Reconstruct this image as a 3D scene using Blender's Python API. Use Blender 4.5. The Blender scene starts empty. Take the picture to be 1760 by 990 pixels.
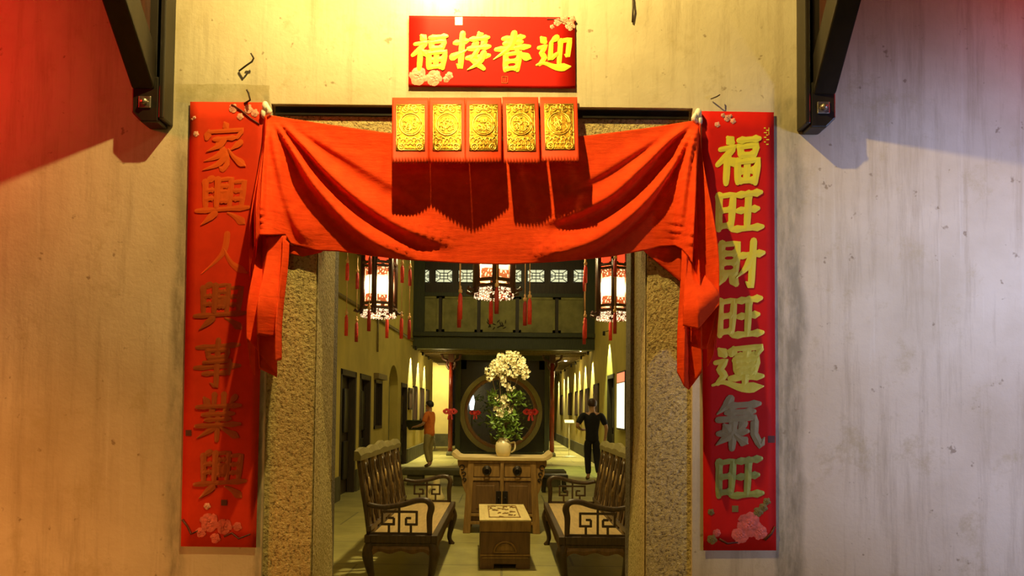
import bpy, math, random
from mathutils import Vector, Matrix
random.seed(7)
C = bpy.context.scene.collection
S = bpy.context.scene
PI = math.pi
def R(d): return math.radians(d)

# ------------------------------------------------------------------ camera
FPX = 1200.0; PITCH = R(1.9); ROLL = R(0.6); CX, CY = 865.0, 666.0
CAM = Vector((0, 0, 1.45))
_r = Vector((1, 0, 0)); _f = Vector((0, math.cos(PITCH), math.sin(PITCH))); _u = Vector((0, -math.sin(PITCH), math.cos(PITCH)))
RIGHT = _r * math.cos(ROLL) + _u * math.sin(ROLL)
UP = -_r * math.sin(ROLL) + _u * math.cos(ROLL)
cam_d = bpy.data.cameras.new('camera'); cam = bpy.data.objects.new('camera', cam_d); C.objects.link(cam)
cam_d.sensor_fit = 'HORIZONTAL'; cam_d.sensor_width = 36; cam_d.lens = FPX * 36 / 1760
cam_d.shift_x = (880 - CX) / 1760; cam_d.shift_y = (CY - 495) / 1760
cam_d.clip_end = 200
m3 = Matrix((RIGHT, UP, -_f)).transposed()
cam.matrix_world = Matrix.Translation(CAM) @ m3.to_4x4()
S.camera = cam
def ray(px, py): return RIGHT * ((px - CX) / FPX) + UP * (-(py - CY) / FPX) + _f
def at(px, py, Y):
    d = ray(px, py); return CAM + d * (Y / d.y)
YF = 2.6                                             # street face of the front wall
def F(px, py, off=0.0):                              # a point on the front wall face, off metres in front of it
    return at(px, py, YF - off)

# ------------------------------------------------------------------ view, world, lights
vs = S.view_settings
S.display_settings.display_device = 'sRGB'
vs.view_transform = 'Standard'; vs.look = 'None'; vs.exposure = 0.0; vs.gamma = 1.0; vs.use_curve_mapping = False
W = bpy.data.worlds.new('night'); S.world = W; W.use_nodes = True
bg = W.node_tree.nodes['Background']; bg.inputs[0].default_value = (0.55, 0.42, 0.36, 1); bg.inputs[1].default_value = 0.012
def light(kind, name, loc, power, col, size=0.05, target=None, angle=None, blend=0.5):
    d = bpy.data.lights.new(name, kind); d.energy = power; d.color = col
    if kind == 'AREA': d.shape = 'DISK'; d.size = size
    else: d.shadow_soft_size = size
    if kind == 'SPOT': d.spot_size = R(angle); d.spot_blend = blend
    o = bpy.data.objects.new(name, d); C.objects.link(o); o.location = loc
    if target is not None:
        o.rotation_euler = (Vector(target) - Vector(loc)).to_track_quat('-Z', 'Y').to_euler()
    return o
LX = at(738, -340, YF); LG = at(752, -35, YF)
light('POINT', 'lamp_over_door', (LX.x, YF - 0.80, LX.z), 220, (1, .73, .21), .02)
light('POINT', 'small_lamp_above_plaque', (LG.x, YF - 0.15, LG.z), 9, (1, .80, .30), .03)  # extra light added for the hot spot of the door lamp
light('POINT', 'lamp_inside_doorway', (0.0, 3.75, 2.95), 30, (1, .80, .32), .05)  # hidden fill light, added to brighten the door reveals
light('AREA', 'street_lamp_warm', (-0.4, -2.6, 2.0), 7, (1, .76, .30), .5, (-0.2, 2.6, 1.0))
light('SPOT', 'street_lamp_cool', (4.6, -0.6, 1.6), 800, (.54, .60, 1.0), .18, (2.3, 2.6, 1.7), 40, 1.0)
light('SPOT', 'street_lamp_amber', (-4.3, 0.2, 1.2), 400, (1, .34, .07), .12, (-2.05, 2.6, .8), 36, 1.0)
light('POINT', 'red_lantern_light_left', (-2.5, 1.95, 2.8), 36, (1, .015, .008), .12)
light('POINT', 'red_lantern_light_right', (2.55, 2.1, 3.3), 13, (1, .02, .015), .12)
light('SPOT', 'shop_sign_blue', (3.0, 0.2, 2.0), 130, (.42, .58, 1.0), .1, (1.72, 2.6, 2.15), 30, 1.0)  # added blue spot that tints the right wall; its source is unseen
WARM = (1, .80, .34)
# hall: two lamps under the roof; courtyard and gallery lamps
light('AREA', 'hall_lamp', (-0.15, 6.9, 4.1), 125, WARM, .16, (0, 6.9, 0))
light('AREA', 'hall_back_lamp', (0.0, 11.2, 4.2), 26, WARM, .6, (0, 11.2, 0))
light('AREA', 'courtyard_lamp', (0.0, 15.0, 6.3), 85, (1, .82, .36), 1.0, (0, 17.5, 2.0))
light('SPOT', 'altar_spot', (0.5, 5.9, 4.2), 260, (1, .86, .48), .05, (0.03, 8.5, 1.6), 22, .7)
light('POINT', 'gallery_lamp_left', (-1.95, 22.0, 2.75), 15, WARM, .12)
light('POINT', 'gallery_lamp_right', (1.95, 23.5, 2.75), 18, WARM, .12)
light('POINT', 'gallery_lamp_far', (2.0, 30.5, 2.75), 14, WARM, .12)
light('SPOT', 'end_wall_lamp', (-2.3, 25.9, 3.0), 420, (1, .84, .38), .1, (-2.5, 28, 1.7), 95, .6)

# ------------------------------------------------------------------ materials
def mat(name):
    m = bpy.data.materials.new(name); m.use_nodes = True
    nt = m.node_tree; return m, nt, nt.nodes['Principled BSDF']
def N(nt, t, **kw):
    n = nt.nodes.new(t)
    for k, v in kw.items():
        if k in n.inputs: n.inputs[k].default_value = v
        else: setattr(n, k, v)
    return n
def L(nt, a, b): nt.links.new(a, b)
def coords(nt, scale=(1, 1, 1)):
    g = N(nt, 'ShaderNodeTexCoord'); mp = N(nt, 'ShaderNodeMapping'); mp.inputs['Scale'].default_value = scale
    L(nt, g.outputs['Object'], mp.inputs['Vector']); return mp.outputs['Vector']
def noise(nt, vec, scale, detail=4, rough=.55):
    n = N(nt, 'ShaderNodeTexNoise'); n.inputs['Scale'].default_value = scale; n.inputs['Detail'].default_value = detail
    n.inputs['Roughness'].default_value = rough; L(nt, vec, n.inputs['Vector']); return n.outputs['Fac']
def ramp(nt, fac, stops):
    r = N(nt, 'ShaderNodeValToRGB'); e = r.color_ramp.elements
    while len(e) < len(stops): e.new(.5)
    for k, (p, c) in enumerate(stops): e[k].position = p; e[k].color = (*c, 1) if len(c) == 3 else c
    L(nt, fac, r.inputs[0]); return r.outputs[0]
def mixc(nt, fac, a, b, mode='MIX'):
    n = N(nt, 'ShaderNodeMix', data_type='RGBA', blend_type=mode)
    if hasattr(fac, 'is_linked') or hasattr(fac, 'links'): L(nt, fac, n.inputs[0])
    else: n.inputs[0].default_value = fac
    for v, s in ((a, n.inputs[6]), (b, n.inputs[7])):
        if isinstance(v, tuple): s.default_value = (*v, 1)
        else: L(nt, v, s)
    return n.outputs[2]
def mth(nt, op, a, b=None, c=None):
    n = N(nt, 'ShaderNodeMath', operation=op)
    for k, v in enumerate((a, b, c)):
        if v is None: continue
        if isinstance(v, (int, float)): n.inputs[k].default_value = v
        else: L(nt, v, n.inputs[k])
    return n.outputs[0]
def bump(nt, b, h, strength=.3, dist=.01):
    n = N(nt, 'ShaderNodeBump'); n.inputs['Strength'].default_value = strength; n.inputs['Distance'].default_value = dist
    L(nt, h, n.inputs['Height']); L(nt, n.outputs[0], b.inputs['Normal'])
def flat(name, col, rough=.6, metal=0, var=.18, scale=14, bmp=.15, spec=None):
    m, nt, b = mat(name)
    v = coords(nt); f = noise(nt, v, scale, 5)
    c = ramp(nt, f, [(.3, tuple(x * (1 - var) for x in col)), (.7, tuple(min(1, x * (1 + var)) for x in col))])
    L(nt, c, b.inputs['Base Color']); b.inputs['Roughness'].default_value = rough; b.inputs['Metallic'].default_value = metal
    if spec is not None: b.inputs['Specular IOR Level'].default_value = spec
    if bmp: bump(nt, b, noise(nt, v, scale * 5, 3), bmp, .004)
    return m
def wood(name, c1, c2, rough=.5, stretch=(14, 14, 1.6), bmp=.2, scale=3.0):
    m, nt, b = mat(name); v = coords(nt, stretch)
    f = noise(nt, v, scale, 6, .6); L(nt, ramp(nt, f, [(.3, c1), (.7, c2)]), b.inputs['Base Color'])
    b.inputs['Roughness'].default_value = rough; bump(nt, b, f, bmp, .004); return m
def emit(name, col, st):
    m, nt, b = mat(name); b.inputs['Base Color'].default_value = (*col, 1); b.inputs['Emission Color'].default_value = (*col, 1)
    b.inputs['Emission Strength'].default_value = st; return m
M = {}
def plaster_front():
    m, nt, b = mat('old_plaster'); v = coords(nt); vs_ = coords(nt, (7, 1, .55)); vh = coords(nt, (1, 1, 1))
    big = noise(nt, v, 1.3, 5, .6); c = ramp(nt, big, [(.25, (.48, .39, .26)), (.5, (.65, .56, .42)), (.8, (.76, .69, .56))])
    st = noise(nt, vs_, 2.4, 6, .7); c = mixc(nt, ramp(nt, st, [(.50, (0, 0, 0)), (.74, (.6, .6, .6))]), c, (.33, .25, .15))
    st2 = noise(nt, coords(nt, (22, 1, .7)), 1.6, 4, .6); c = mixc(nt, ramp(nt, st2, [(.60, (0, 0, 0)), (.78, (.22, .22, .22))]), c, (.85, .82, .74))
    # small chips and grime spots
    sp = noise(nt, v, 17, 3, .7); c = mixc(nt, ramp(nt, sp, [(.665, (0, 0, 0)), (.72, (.65, .65, .65))]), c, (.20, .13, .07))
    sp2 = noise(nt, vh, 5.5, 6, .75); c = mixc(nt, ramp(nt, sp2, [(.56, (0, 0, 0)), (.68, (.55, .55, .55))]), c, (.45, .36, .2))
    # bands of raw render along the old couplet margins
    g = N(nt, 'ShaderNodeTexCoord'); sx = N(nt, 'ShaderNodeSeparateXYZ'); L(nt, g.outputs['Object'], sx.inputs[0])
    jig = mth(nt, 'MULTIPLY', mth(nt, 'SUBTRACT', noise(nt, v, 6, 5), .5), .06)
    X = mth(nt, 'ADD', sx.outputs[0], jig)
    tot = None
    for xc, w in ((-1.21, .045), (1.085, .05), (1.03, .03), (-.90, .015)):
        d = mth(nt, 'SUBTRACT', 1.0, mth(nt, 'DIVIDE', mth(nt, 'ABSOLUTE', mth(nt, 'SUBTRACT', X, xc)), w))
        d = mth(nt, 'MAXIMUM', d, 0.0); tot = d if tot is None else mth(nt, 'MAXIMUM', tot, d)
    zf = N(nt, 'ShaderNodeMapRange'); zf.inputs[1].default_value = 2.66; zf.inputs[2].default_value = 2.62; L(nt, sx.outputs[2], zf.inputs[0])
    tot = mth(nt, 'MULTIPLY', mth(nt, 'MINIMUM', mth(nt, 'MULTIPLY', tot, 1.6), 1.0), zf.outputs[0])
    tot = mth(nt, 'MULTIPLY', tot, ramp(nt, noise(nt, coords(nt, (4, 1, 1)), 6, 5, .7), [(.35, (.25, .25, .25)), (.6, (1, 1, 1))]))
    c = mixc(nt, tot, c, (.33, .29, .21))
    def box_mask(x0, x1, z0, z1):
        r = None
        zz = mth(nt, 'ADD', sx.outputs[2], mth(nt, 'MULTIPLY', jig, .4))
        for a_, lo_, hi_ in ((X, x0, x1), (zz, z0, z1)):
            for op, v_ in (('GREATER_THAN', lo_), ('LESS_THAN', hi_)):
                k_ = mth(nt, op, a_, v_); r = k_ if r is None else mth(nt, 'MULTIPLY', r, k_)
        return r
    pa, pb = F(298, 176), F(466, 146)
    pm = mth(nt, 'MULTIPLY', box_mask(pa.x, pb.x, pa.z, pb.z), ramp(nt, noise(nt, v, 14, 5, .7), [(.3, (.2, .2, .2)), (.6, (.8, .8, .8))]))
    c = mixc(nt, pm, c, (.40, .33, .18))
    L(nt, c, b.inputs['Base Color']); b.inputs['Roughness'].default_value = .85
    h = mth(nt, 'ADD', noise(nt, v, 5, 8, .65), mth(nt, 'MULTIPLY', noise(nt, v, 60, 3), .25)); bump(nt, b, h, .3, .012)
    return m
M['plaster'] = plaster_front()
def granite(name, base, dark, light_):
    m, nt, b = mat(name); v = coords(nt)
    a = noise(nt, v, 95, 3, .7); c = ramp(nt, a, [(.36, dark), (.47, base), (.6, base), (.68, light_)])
    c = mixc(nt, ramp(nt, noise(nt, v, 4, 4), [(.35, (0, 0, 0)), (.7, (.4, .4, .4))]), c, tuple(x * .6 for x in base))
    L(nt, c, b.inputs['Base Color']); b.inputs['Roughness'].default_value = .8
    bump(nt, b, mth(nt, 'ADD', a, noise(nt, v, 40, 3)), .8, .01); return m
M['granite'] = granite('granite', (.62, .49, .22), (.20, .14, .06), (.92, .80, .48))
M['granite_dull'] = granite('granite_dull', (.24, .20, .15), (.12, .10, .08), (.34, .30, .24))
def cloth():
    m, nt, b = mat('red_cotton'); v = coords(nt)
    f = noise(nt, v, 30, 4); L(nt, ramp(nt, f, [(.3, (.74, .050, .007)), (.7, (.88, .072, .010))]), b.inputs['Base Color'])
    b.inputs['Roughness'].default_value = .85; b.inputs['Specular IOR Level'].default_value = .15
    w = noise(nt, v, 420, 2); wr = noise(nt, coords(nt, (3, 1, 14)), 3, 4, .6)
    bump(nt, b, mth(nt, 'ADD', mth(nt, 'MULTIPLY', w, .12), wr), .4, .009); return m
M['cloth'] = cloth()
M['paper'] = flat('red_paper', (.60, .010, .006), .65, 0, .10, 9, .08, .15)
M['paper_old'] = flat('faded_red_paper', (.64, .036, .008), .7, 0, .14, 9, .12, .15)
M['packet'] = flat('red_packet_card', (.72, .05, .008), .6, 0, .08, 20, .05, .2)
def gold(name, col, metal, rough, bs=40, st=.3):
    m, nt, b = mat(name); v = coords(nt); f = noise(nt, v, bs, 4)
    L(nt, ramp(nt, noise(nt, v, 6, 3), [(.3, tuple(x * .82 for x in col)), (.7, col)]), b.inputs['Base Color'])
    b.inputs['Metallic'].default_value = metal; b.inputs['Roughness'].default_value = rough; bump(nt, b, f, st, .004); return m
M['gold'] = gold('gold_foil', (.95, .82, .06), .12, .42)
M['gold_green'] = gold('gold_foil_worn_green', (.40, .42, .08), .45, .45)  # green reflection put into the base colour of the gold foil
M['gold_grey'] = gold('gold_foil_rubbed_grey', (.34, .27, .11), .4, .5)  # same gold foil, with shadow grey painted into its colour
M['copper'] = gold('copper_red_foil', (.82, .13, .018), .15, .36, 25, .4)  # gold foil with its red reflection painted into the base colour
M['copper_dark'] = gold('copper_brown_foil', (.46, .10, .018), .2, .36, 25, .4)  # shaded copy of the reddened foil, for the lower characters
M['foil'] = gold('embossed_gold_foil', (.92, .64, .12), .85, .32, 60, .5)
M['foil_ground'] = gold('sunken_gold_foil', (.34, .18, .015), .85, .42, 90, 1.0)  # same gold foil darkened, painting shade between the embossed ridges
M['pink'] = flat('pink_petal_print', (.80, .36, .26), .5, 0, .3, 60, .1)
M['pinkred'] = flat('rose_petal_print', (.66, .12, .09), .5, 0, .35, 60, .1)
M['dark_print'] = flat('dark_branch_print', (.10, .02, .01), .6)
M['green_print'] = flat('green_leaf_print', (.20, .14, .02), .6)
M['white'] = flat('white_paper', (.85, .82, .72), .5, 0, .05)
M['black_wood'] = wood('black_lacquered_wood', (.010, .008, .006), (.024, .018, .013), .35, (6, 6, 1))
M['iron'] = flat('dull_steel', (.35, .30, .26), .35, .9, .2, 40, .2)
M['wire'] = flat('rusty_wire', (.05, .03, .02), .6)
M['ochre'] = flat('ochre_limewash', (.50, .39, .085), .9, 0, .14, 1.7, .3)
M['ochre_light'] = flat('pale_ochre_limewash', (.70, .56, .20), .9, 0, .1, 2, .2)
M['dark_green_wood'] = wood('dark_green_painted_wood', (.022, .026, .008), (.045, .050, .016), .55)
M['olive_board'] = flat('grey_olive_boarding', (.24, .22, .07), .7, 0, .3, 3, .2)
M['door_wood'] = wood('dark_door_wood', (.018, .010, .004), (.045, .026, .009), .55)
M['bench_wood'] = wood('dark_rosewood', (.030, .016, .007), (.075, .042, .016), .4)
M['seat_wood'] = wood('worn_tan_seat_wood', (.34, .22, .08), (.52, .36, .14), .42, (12, 1.6, 12))
M['cab_wood'] = wood('elm_wood', (.18, .095, .022), (.34, .19, .05), .5, (10, 10, 1.4))
M['cab_dark'] = wood('dark_elm_panel', (.10, .05, .014), (.19, .095, .028), .5, (10, 10, 1.4))
M['splat_wood'] = wood('streaked_rosewood', (.05, .026, .009), (.20, .12, .04), .42, (16, 16, 1.2))
M['cab_top'] = wood('worn_pale_elm', (.50, .37, .15), (.68, .52, .24), .5, (1.6, 10, 10))
M['trunk_top'] = wood('pale_carved_wood', (.56, .43, .17), (.72, .58, .26), .5, (10, 1.6, 10))
M['dark_iron'] = flat('blackened_iron', (.03, .022, .014), .45, .6)
M['skin'] = flat('skin', (.55, .30, .17), .55, 0, .06, 20, .02)
M['hair'] = flat('black_hair', (.02, .012, .008), .5, 0, .2, 60, .3)
M['hair_brown'] = flat('dark_brown_hair', (.05, .018, .01), .5, 0, .2, 60, .3)
M['orange_shirt'] = flat('orange_cotton', (.80, .20, .03), .9, 0, .08, 20, .1)
M['black_shirt'] = flat('black_cotton', (.010, .009, .012), .9, 0, .2, 20, .1)
M['khaki'] = flat('khaki_cotton', (.34, .27, .10), .9, 0, .1, 20, .1)
M['black_cloth'] = flat('black_trouser_cloth', (.012, .011, .014), .9, 0, .2, 20, .1)
M['shoe'] = flat('brown_leather', (.10, .06, .03), .5)
M['ceramic'] = flat('cream_glazed_ceramic', (.66, .56, .30), .3, 0, .08, 8, .03)
M['leaf'] = flat('green_leaf', (.14, .24, .03), .5, 0, .35, 30, .1)
M['shrub_leaf'] = flat('dark_shrub_leaf', (.07, .10, .02), .5, 0, .35, 30, .1)
M['petal'] = flat('cream_white_petal', (.95, .85, .50), .55, 0, .06, 30, .05)
M['stem'] = flat('brown_stem', (.14, .09, .03), .7)
M['red_silk'] = flat('red_silk_thread', (.66, .035, .02), .6, 0, .15, 60, .3)
M['red_dark_silk'] = flat('dark_red_silk_thread', (.34, .015, .012), .6, 0, .15, 60, .3)
M['bead'] = flat('tan_bead', (.62, .34, .14), .4)
M['lantern_wood'] = wood('dark_red_lantern_wood', (.03, .010, .006), (.07, .022, .012), .4)
M['bow'] = flat('red_ribbon', (.62, .02, .03), .5, 0, .15, 20, .1)
M['bow_pink'] = flat('pinkish_red_ribbon', (.75, .06, .09), .5, 0, .15, 20, .1)
M['black_gloss'] = flat('black_lacquer_panel', (.012, .011, .006), .18, 0, .3, 3, .0)
M['ring_wood'] = wood('olive_brown_moon_gate_wood', (.13, .105, .035), (.22, .18, .06), .5)
M['ring_inner'] = wood('russet_moon_gate_lining', (.15, .06, .015), (.24, .10, .028), .5)
M['dark_stone'] = flat('dark_mossy_stone', (.085, .075, .03), .85, 0, .3, 5, .5)
M['basket'] = flat('dark_green_basketry', (.045, .05, .015), .8, 0, .3, 60, .5)
M['signwhite'] = flat('white_enamel', (.85, .80, .55), .4, 0, .04)
M['picture'] = flat('brown_framed_print', (.10, .045, .025), .5, 0, .5, 9, .0)
M['lampmetal'] = flat('dark_lamp_housing', (.03, .025, .02), .4, .6)
M['conduit'] = flat('brown_conduit', (.22, .16, .05), .6)
M['palecloth'] = flat('pale_cream_cloth', (.80, .66, .32), .8, 0, .08, 12, .2)
M['bulb'] = emit('lamp_face', (1, .9, .6), 14)
M['poster'] = emit('backlit_poster', (1, .92, .62), 1.5)
M['poster_top'] = emit('backlit_orange_header', (1, .30, .14), .9)
M['winpane'] = emit('lit_window_paper', (.95, 1.0, .66), .62)
M['lantern_red_pane'] = emit('red_lantern_pane', (1, .07, .02), 1.1)
def lantern_pane():
    m, nt, b = mat('glowing_lantern_pane'); g = N(nt, 'ShaderNodeTexCoord'); sp = N(nt, 'ShaderNodeSeparateXYZ'); L(nt, g.outputs['Object'], sp.inputs[0])
    d = mth(nt, 'ABSOLUTE', mth(nt, 'SUBTRACT', sp.outputs[2], .27))
    vo = N(nt, 'ShaderNodeTexVoronoi', feature='DISTANCE_TO_EDGE'); vo.inputs['Scale'].default_value = 34; L(nt, g.outputs['Object'], vo.inputs['Vector'])
    lace = mth(nt, 'LESS_THAN', vo.outputs[0], .2)
    zone = mth(nt, 'GREATER_THAN', mth(nt, 'ADD', d, mth(nt, 'MULTIPLY', noise(nt, g.outputs['Object'], 14, 2), .05)), .115)
    k = mth(nt, 'MULTIPLY', lace, zone)
    c = mixc(nt, k, (1, .74, .36), (.85, .07, .02)); L(nt, c, b.inputs['Emission Color'])
    b.inputs['Base Color'].default_value = (.8, .5, .3, 1)
    gl = mth(nt, 'ADD', .85, mth(nt, 'MULTIPLY', 2.6, mth(nt, 'POWER', 2.718, mth(nt, 'MULTIPLY', -1.0, mth(nt, 'POWER', mth(nt, 'DIVIDE', d, .11), 2.0)))))
    L(nt, mth(nt, 'MULTIPLY', gl, mth(nt, 'SUBTRACT', 1.0, mth(nt, 'MULTIPLY', k, .62))), b.inputs['Emission Strength']); return m
M['pane'] = lantern_pane()
def lace():
    m, nt, b = mat('white_lace_skirt'); g = N(nt, 'ShaderNodeTexCoord')
    vo = N(nt, 'ShaderNodeTexVoronoi', feature='DISTANCE_TO_EDGE'); vo.inputs['Scale'].default_value = 42; L(nt, g.outputs['Object'], vo.inputs['Vector'])
    k = mth(nt, 'LESS_THAN', vo.outputs[0], .10)
    L(nt, mixc(nt, k, (1, .72, .42), (.35, .05, .02)), b.inputs['Emission Color']); L(nt, mixc(nt, k, (.9, .8, .6), (.2, .03, .02)), b.inputs['Base Color'])
    L(nt, mth(nt, 'SUBTRACT', 1.5, mth(nt, 'MULTIPLY', k, 1.3)), b.inputs['Emission Strength']); return m
M['lace'] = lace()
def stone_floor():
    m, nt, b = mat('stone_slab_floor'); v = coords(nt)
    br = N(nt, 'ShaderNodeTexBrick'); br.inputs['Scale'].default_value = 1.0; br.inputs['Mortar Size'].default_value = .012
    br.inputs['Brick Width'].default_value = 1.35; br.inputs['Row Height'].default_value = 1.1
    br.inputs['Color1'].default_value = (.42, .37, .125, 1); br.inputs['Color2'].default_value = (.37, .325, .11, 1); br.inputs['Mortar'].default_value = (.22, .20, .09, 1)
    L(nt, v, br.inputs['Vector']); n = noise(nt, v, 2.2, 6, .65)
    c = mixc(nt, 1.0, br.outputs['Color'], ramp(nt, n, [(.3, (.62, .62, .62)), (.7, (1.05, 1.05, 1.0))]), 'MULTIPLY')
    L(nt, c, b.inputs['Base Color']); b.inputs['Roughness'].default_value = .5
    bump(nt, b, mth(nt, 'ADD', mth(nt, 'MULTIPLY', br.outputs['Fac'], -.6), noise(nt, v, 9, 5)), .3, .01); return m
M['floor'] = stone_floor()
M['ceil'] = wood('roof_timber', (.10, .065, .02), (.19, .13, .045), .7, (10, 1, 10))

# ------------------------------------------------------------------ mesh builder
class MB:
    def __init__(s): s.v = []; s.f = []; s.sm = []
    def add(s, vs_, fs, smooth=False):
        o = len(s.v); s.v += [Vector(p) for p in vs_]
        for f in fs: s.f.append([o + i for i in f]); s.sm.append(smooth)
        return s
    def box(s, x0, x1, y0, y1, z0, z1):
        return s.add([(x0, y0, z0), (x1, y0, z0), (x1, y1, z0), (x0, y1, z0), (x0, y0, z1), (x1, y0, z1), (x1, y1, z1), (x0, y1, z1)],
                     [(0, 3, 2, 1), (4, 5, 6, 7), (0, 1, 5, 4), (1, 2, 6, 5), (2, 3, 7, 6), (3, 0, 4, 7)])
    def beam(s, p, q, w, h, up=(0, 0, 1)):          # a bar from p to q, w wide across, h along 'up'
        p, q = Vector(p), Vector(q); d = (q - p).normalized(); u = Vector(up); a = d.cross(u)
        if a.length < 1e-4: a = d.cross(Vector((1, 0, 0)))
        a.normalize(); u = a.cross(d).normalized(); a = a * w / 2; u = u * h / 2
        vv = [p - a - u, p + a - u, p + a + u, p - a + u, q - a - u, q + a - u, q + a + u, q - a + u]
        return s.add(vv, [(0, 1, 2, 3), (7, 6, 5, 4), (0, 4, 5, 1), (1, 5, 6, 2), (2, 6, 7, 3), (3, 7, 4, 0)])
    def tube(s, pts, r, n=8, flat_=1.0, cap=True):
        pts = [Vector(p) for p in pts]; k = len(pts); rs = r if isinstance(r, (list, tuple)) else [r] * k
        d0 = (pts[1] - pts[0]).normalized(); a = d0.orthogonal().normalized(); vv = []; 
        for i, p in enumerate(pts):
            d = (pts[min(i + 1, k - 1)] - pts[max(i - 1, 0)]).normalized()
            a = (a - d * a.dot(d)); a = a.normalized() if a.length > 1e-5 else d.orthogonal().normalized(); b = d.cross(a)
            for j in range(n):
                t = 2 * PI * j / n; vv.append(p + (a * math.cos(t) + b * math.sin(t) * flat_) * rs[i])
        ff = [(i * n + j, i * n + (j + 1) % n, (i + 1) * n + (j + 1) % n, (i + 1) * n + j) for i in range(k - 1) for j in range(n)]
        s.add(vv, ff, True)
        if cap:
            o = len(s.v) - k * n; s.f.append([o + j for j in range(n)][::-1]); s.sm.append(False)
            s.f.append([o + (k - 1) * n + j for j in range(n)]); s.sm.append(False)
        return s
    def lathe(s, prof, c, n=20, axis='Z', a0=0.0):
        c = Vector(c); vv = []
        for r, h in prof:
            for j in range(n):
                t = a0 + 2 * PI * j / n; x, y = r * math.cos(t), r * math.sin(t)
                vv.append(c + (Vector((x, y, h)) if axis == 'Z' else Vector((x, h, y)) if axis == 'Y' else Vector((h, x, y))))
        k = len(prof); ff = [(i * n + j, i * n + (j + 1) % n, (i + 1) * n + (j + 1) % n, (i + 1) * n + j) for i in range(k - 1) for j in range(n)]
        s.add(vv, ff, n > 8)
        o = len(s.v) - k * n
        if prof[0][0] > 1e-5: s.f.append([o + j for j in range(n)][::-1]); s.sm.append(False)
        if prof[-1][0] > 1e-5: s.f.append([o + (k - 1) * n + j for j in range(n)]); s.sm.append(False)
        return s
    def prism(s, poly, fn, d0, d1):                 # poly of 2D points; fn(u, v, d) -> 3D
        n = len(poly); vv = [fn(u, v, d0) for u, v in poly] + [fn(u, v, d1) for u, v in poly]
        return s.add(vv, [tuple(range(n))[::-1], tuple(range(n, 2 * n))] + [(i, (i + 1) % n, n + (i + 1) % n, n + i) for i in range(n)])
    def grid(s, fn, nu, nv, smooth=True):
        vv = [fn(i / nu, j / nv) for i in range(nu + 1) for j in range(nv + 1)]
        return s.add(vv, [(i * (nv + 1) + j, (i + 1) * (nv + 1) + j, (i + 1) * (nv + 1) + j + 1, i * (nv + 1) + j + 1) for i in range(nu) for j in range(nv)], smooth)
    def ball(s, c, r, n=10, m=6, sq=(1, 1, 1)):
        prof = [(max(1e-6, math.sin(PI * i / m)), -math.cos(PI * i / m)) for i in range(m + 1)]; c = Vector(c)
        vv = [c + Vector((p * math.cos(2 * PI * j / n) * r * sq[0], p * math.sin(2 * PI * j / n) * r * sq[1], h * r * sq[2])) for p, h in prof for j in range(n)]
        return s.add(vv, [(i * n + j, i * n + (j + 1) % n, (i + 1) * n + (j + 1) % n, (i + 1) * n + j) for i in range(m) for j in range(n)], True)
    def build(s, name, material, parent=None, local=False, bevel=0, solid=0, fix=True):
        me = bpy.data.meshes.new(name)
        off = Vector((0, 0, 0))
        if parent is not None and not local:
            r = parent
            while r is not None: off += r.location; r = r.parent
        me.from_pydata([tuple(p - off) for p in s.v], [], s.f); me.validate()
        if len(me.polygons) == len(s.sm): me.polygons.foreach_set('use_smooth', s.sm)
        me.materials.append(material)
        if fix:
            import bmesh
            bm = bmesh.new(); bm.from_mesh(me); bmesh.ops.recalc_face_normals(bm, faces=bm.faces); bm.to_mesh(me); bm.free()
        o = bpy.data.objects.new(name, me); C.objects.link(o)
        if parent is not None: o.parent = parent
        if solid: md = o.modifiers.new('solid', 'SOLIDIFY'); md.thickness = solid; md.offset = 0
        if bevel: md = o.modifiers.new('bevel', 'BEVEL'); md.width = bevel; md.segments = 2; md.limit_method = 'ANGLE'
        return o
def tag(o, label, cat, group=None, kind=None):
    o['label'] = label; o['category'] = cat
    if group: o['group'] = group
    if kind: o['kind'] = kind
    return o
def thing(name, label, cat, loc, group=None, rz=0):
    o = bpy.data.objects.new(name, None); C.objects.link(o); o.location = loc; o.rotation_euler = (0, 0, rz); o.empty_display_size = .1
    return tag(o, label, cat, group)
def struct(o): o['kind'] = 'structure'; return o
def dup(root, loc, rz, label, group=None):
    def cp(o, par):
        c = o.copy(); C.objects.link(c); c.parent = par
        for ch in list(o.children): cp(ch, c)
        return c
    kids = list(root.children); r = root.copy(); C.objects.link(r); r.location = loc; r.rotation_euler = (0, 0, rz); r['label'] = label
    if group: r['group'] = group
    for ch in kids: cp(ch, r)
    return r
def crom(P, n=6):                                    # Catmull-Rom through tuples
    if len(P) < 3: return [tuple(a + (b - a) * k / n for a, b in zip(P[0], P[1])) for k in range(n + 1)]
    out = []
    for i in range(len(P) - 1):
        p0, p1, p2, p3 = P[max(i - 1, 0)], P[i], P[i + 1], P[min(i + 2, len(P) - 1)]
        for k in range(n):
            t = k / n
            out.append(tuple(.5 * (2 * b + (c - a) * t + (2 * a - 5 * b + 4 * c - d) * t * t + (3 * b - a - 3 * c + d) * t ** 3) for a, b, c, d in zip(p0, p1, p2, p3)))
    out.append(tuple(P[-1])); return out
def lerp(x, pts):
    if x <= pts[0][0]: return pts[0][1]
    for (a, b), (c, d) in zip(pts, pts[1:]):
        if x <= c: return b + (d - b) * (x - a) / (c - a)
    return pts[-1][1]
def smooth01(t): t = max(0, min(1, t)); return t * t * (3 - 2 * t)

# ================================================================== SETTING
WT = .34                                             # front wall thickness
HX0, HX1, HZ = -2.6, 2.6, 4.62
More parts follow.
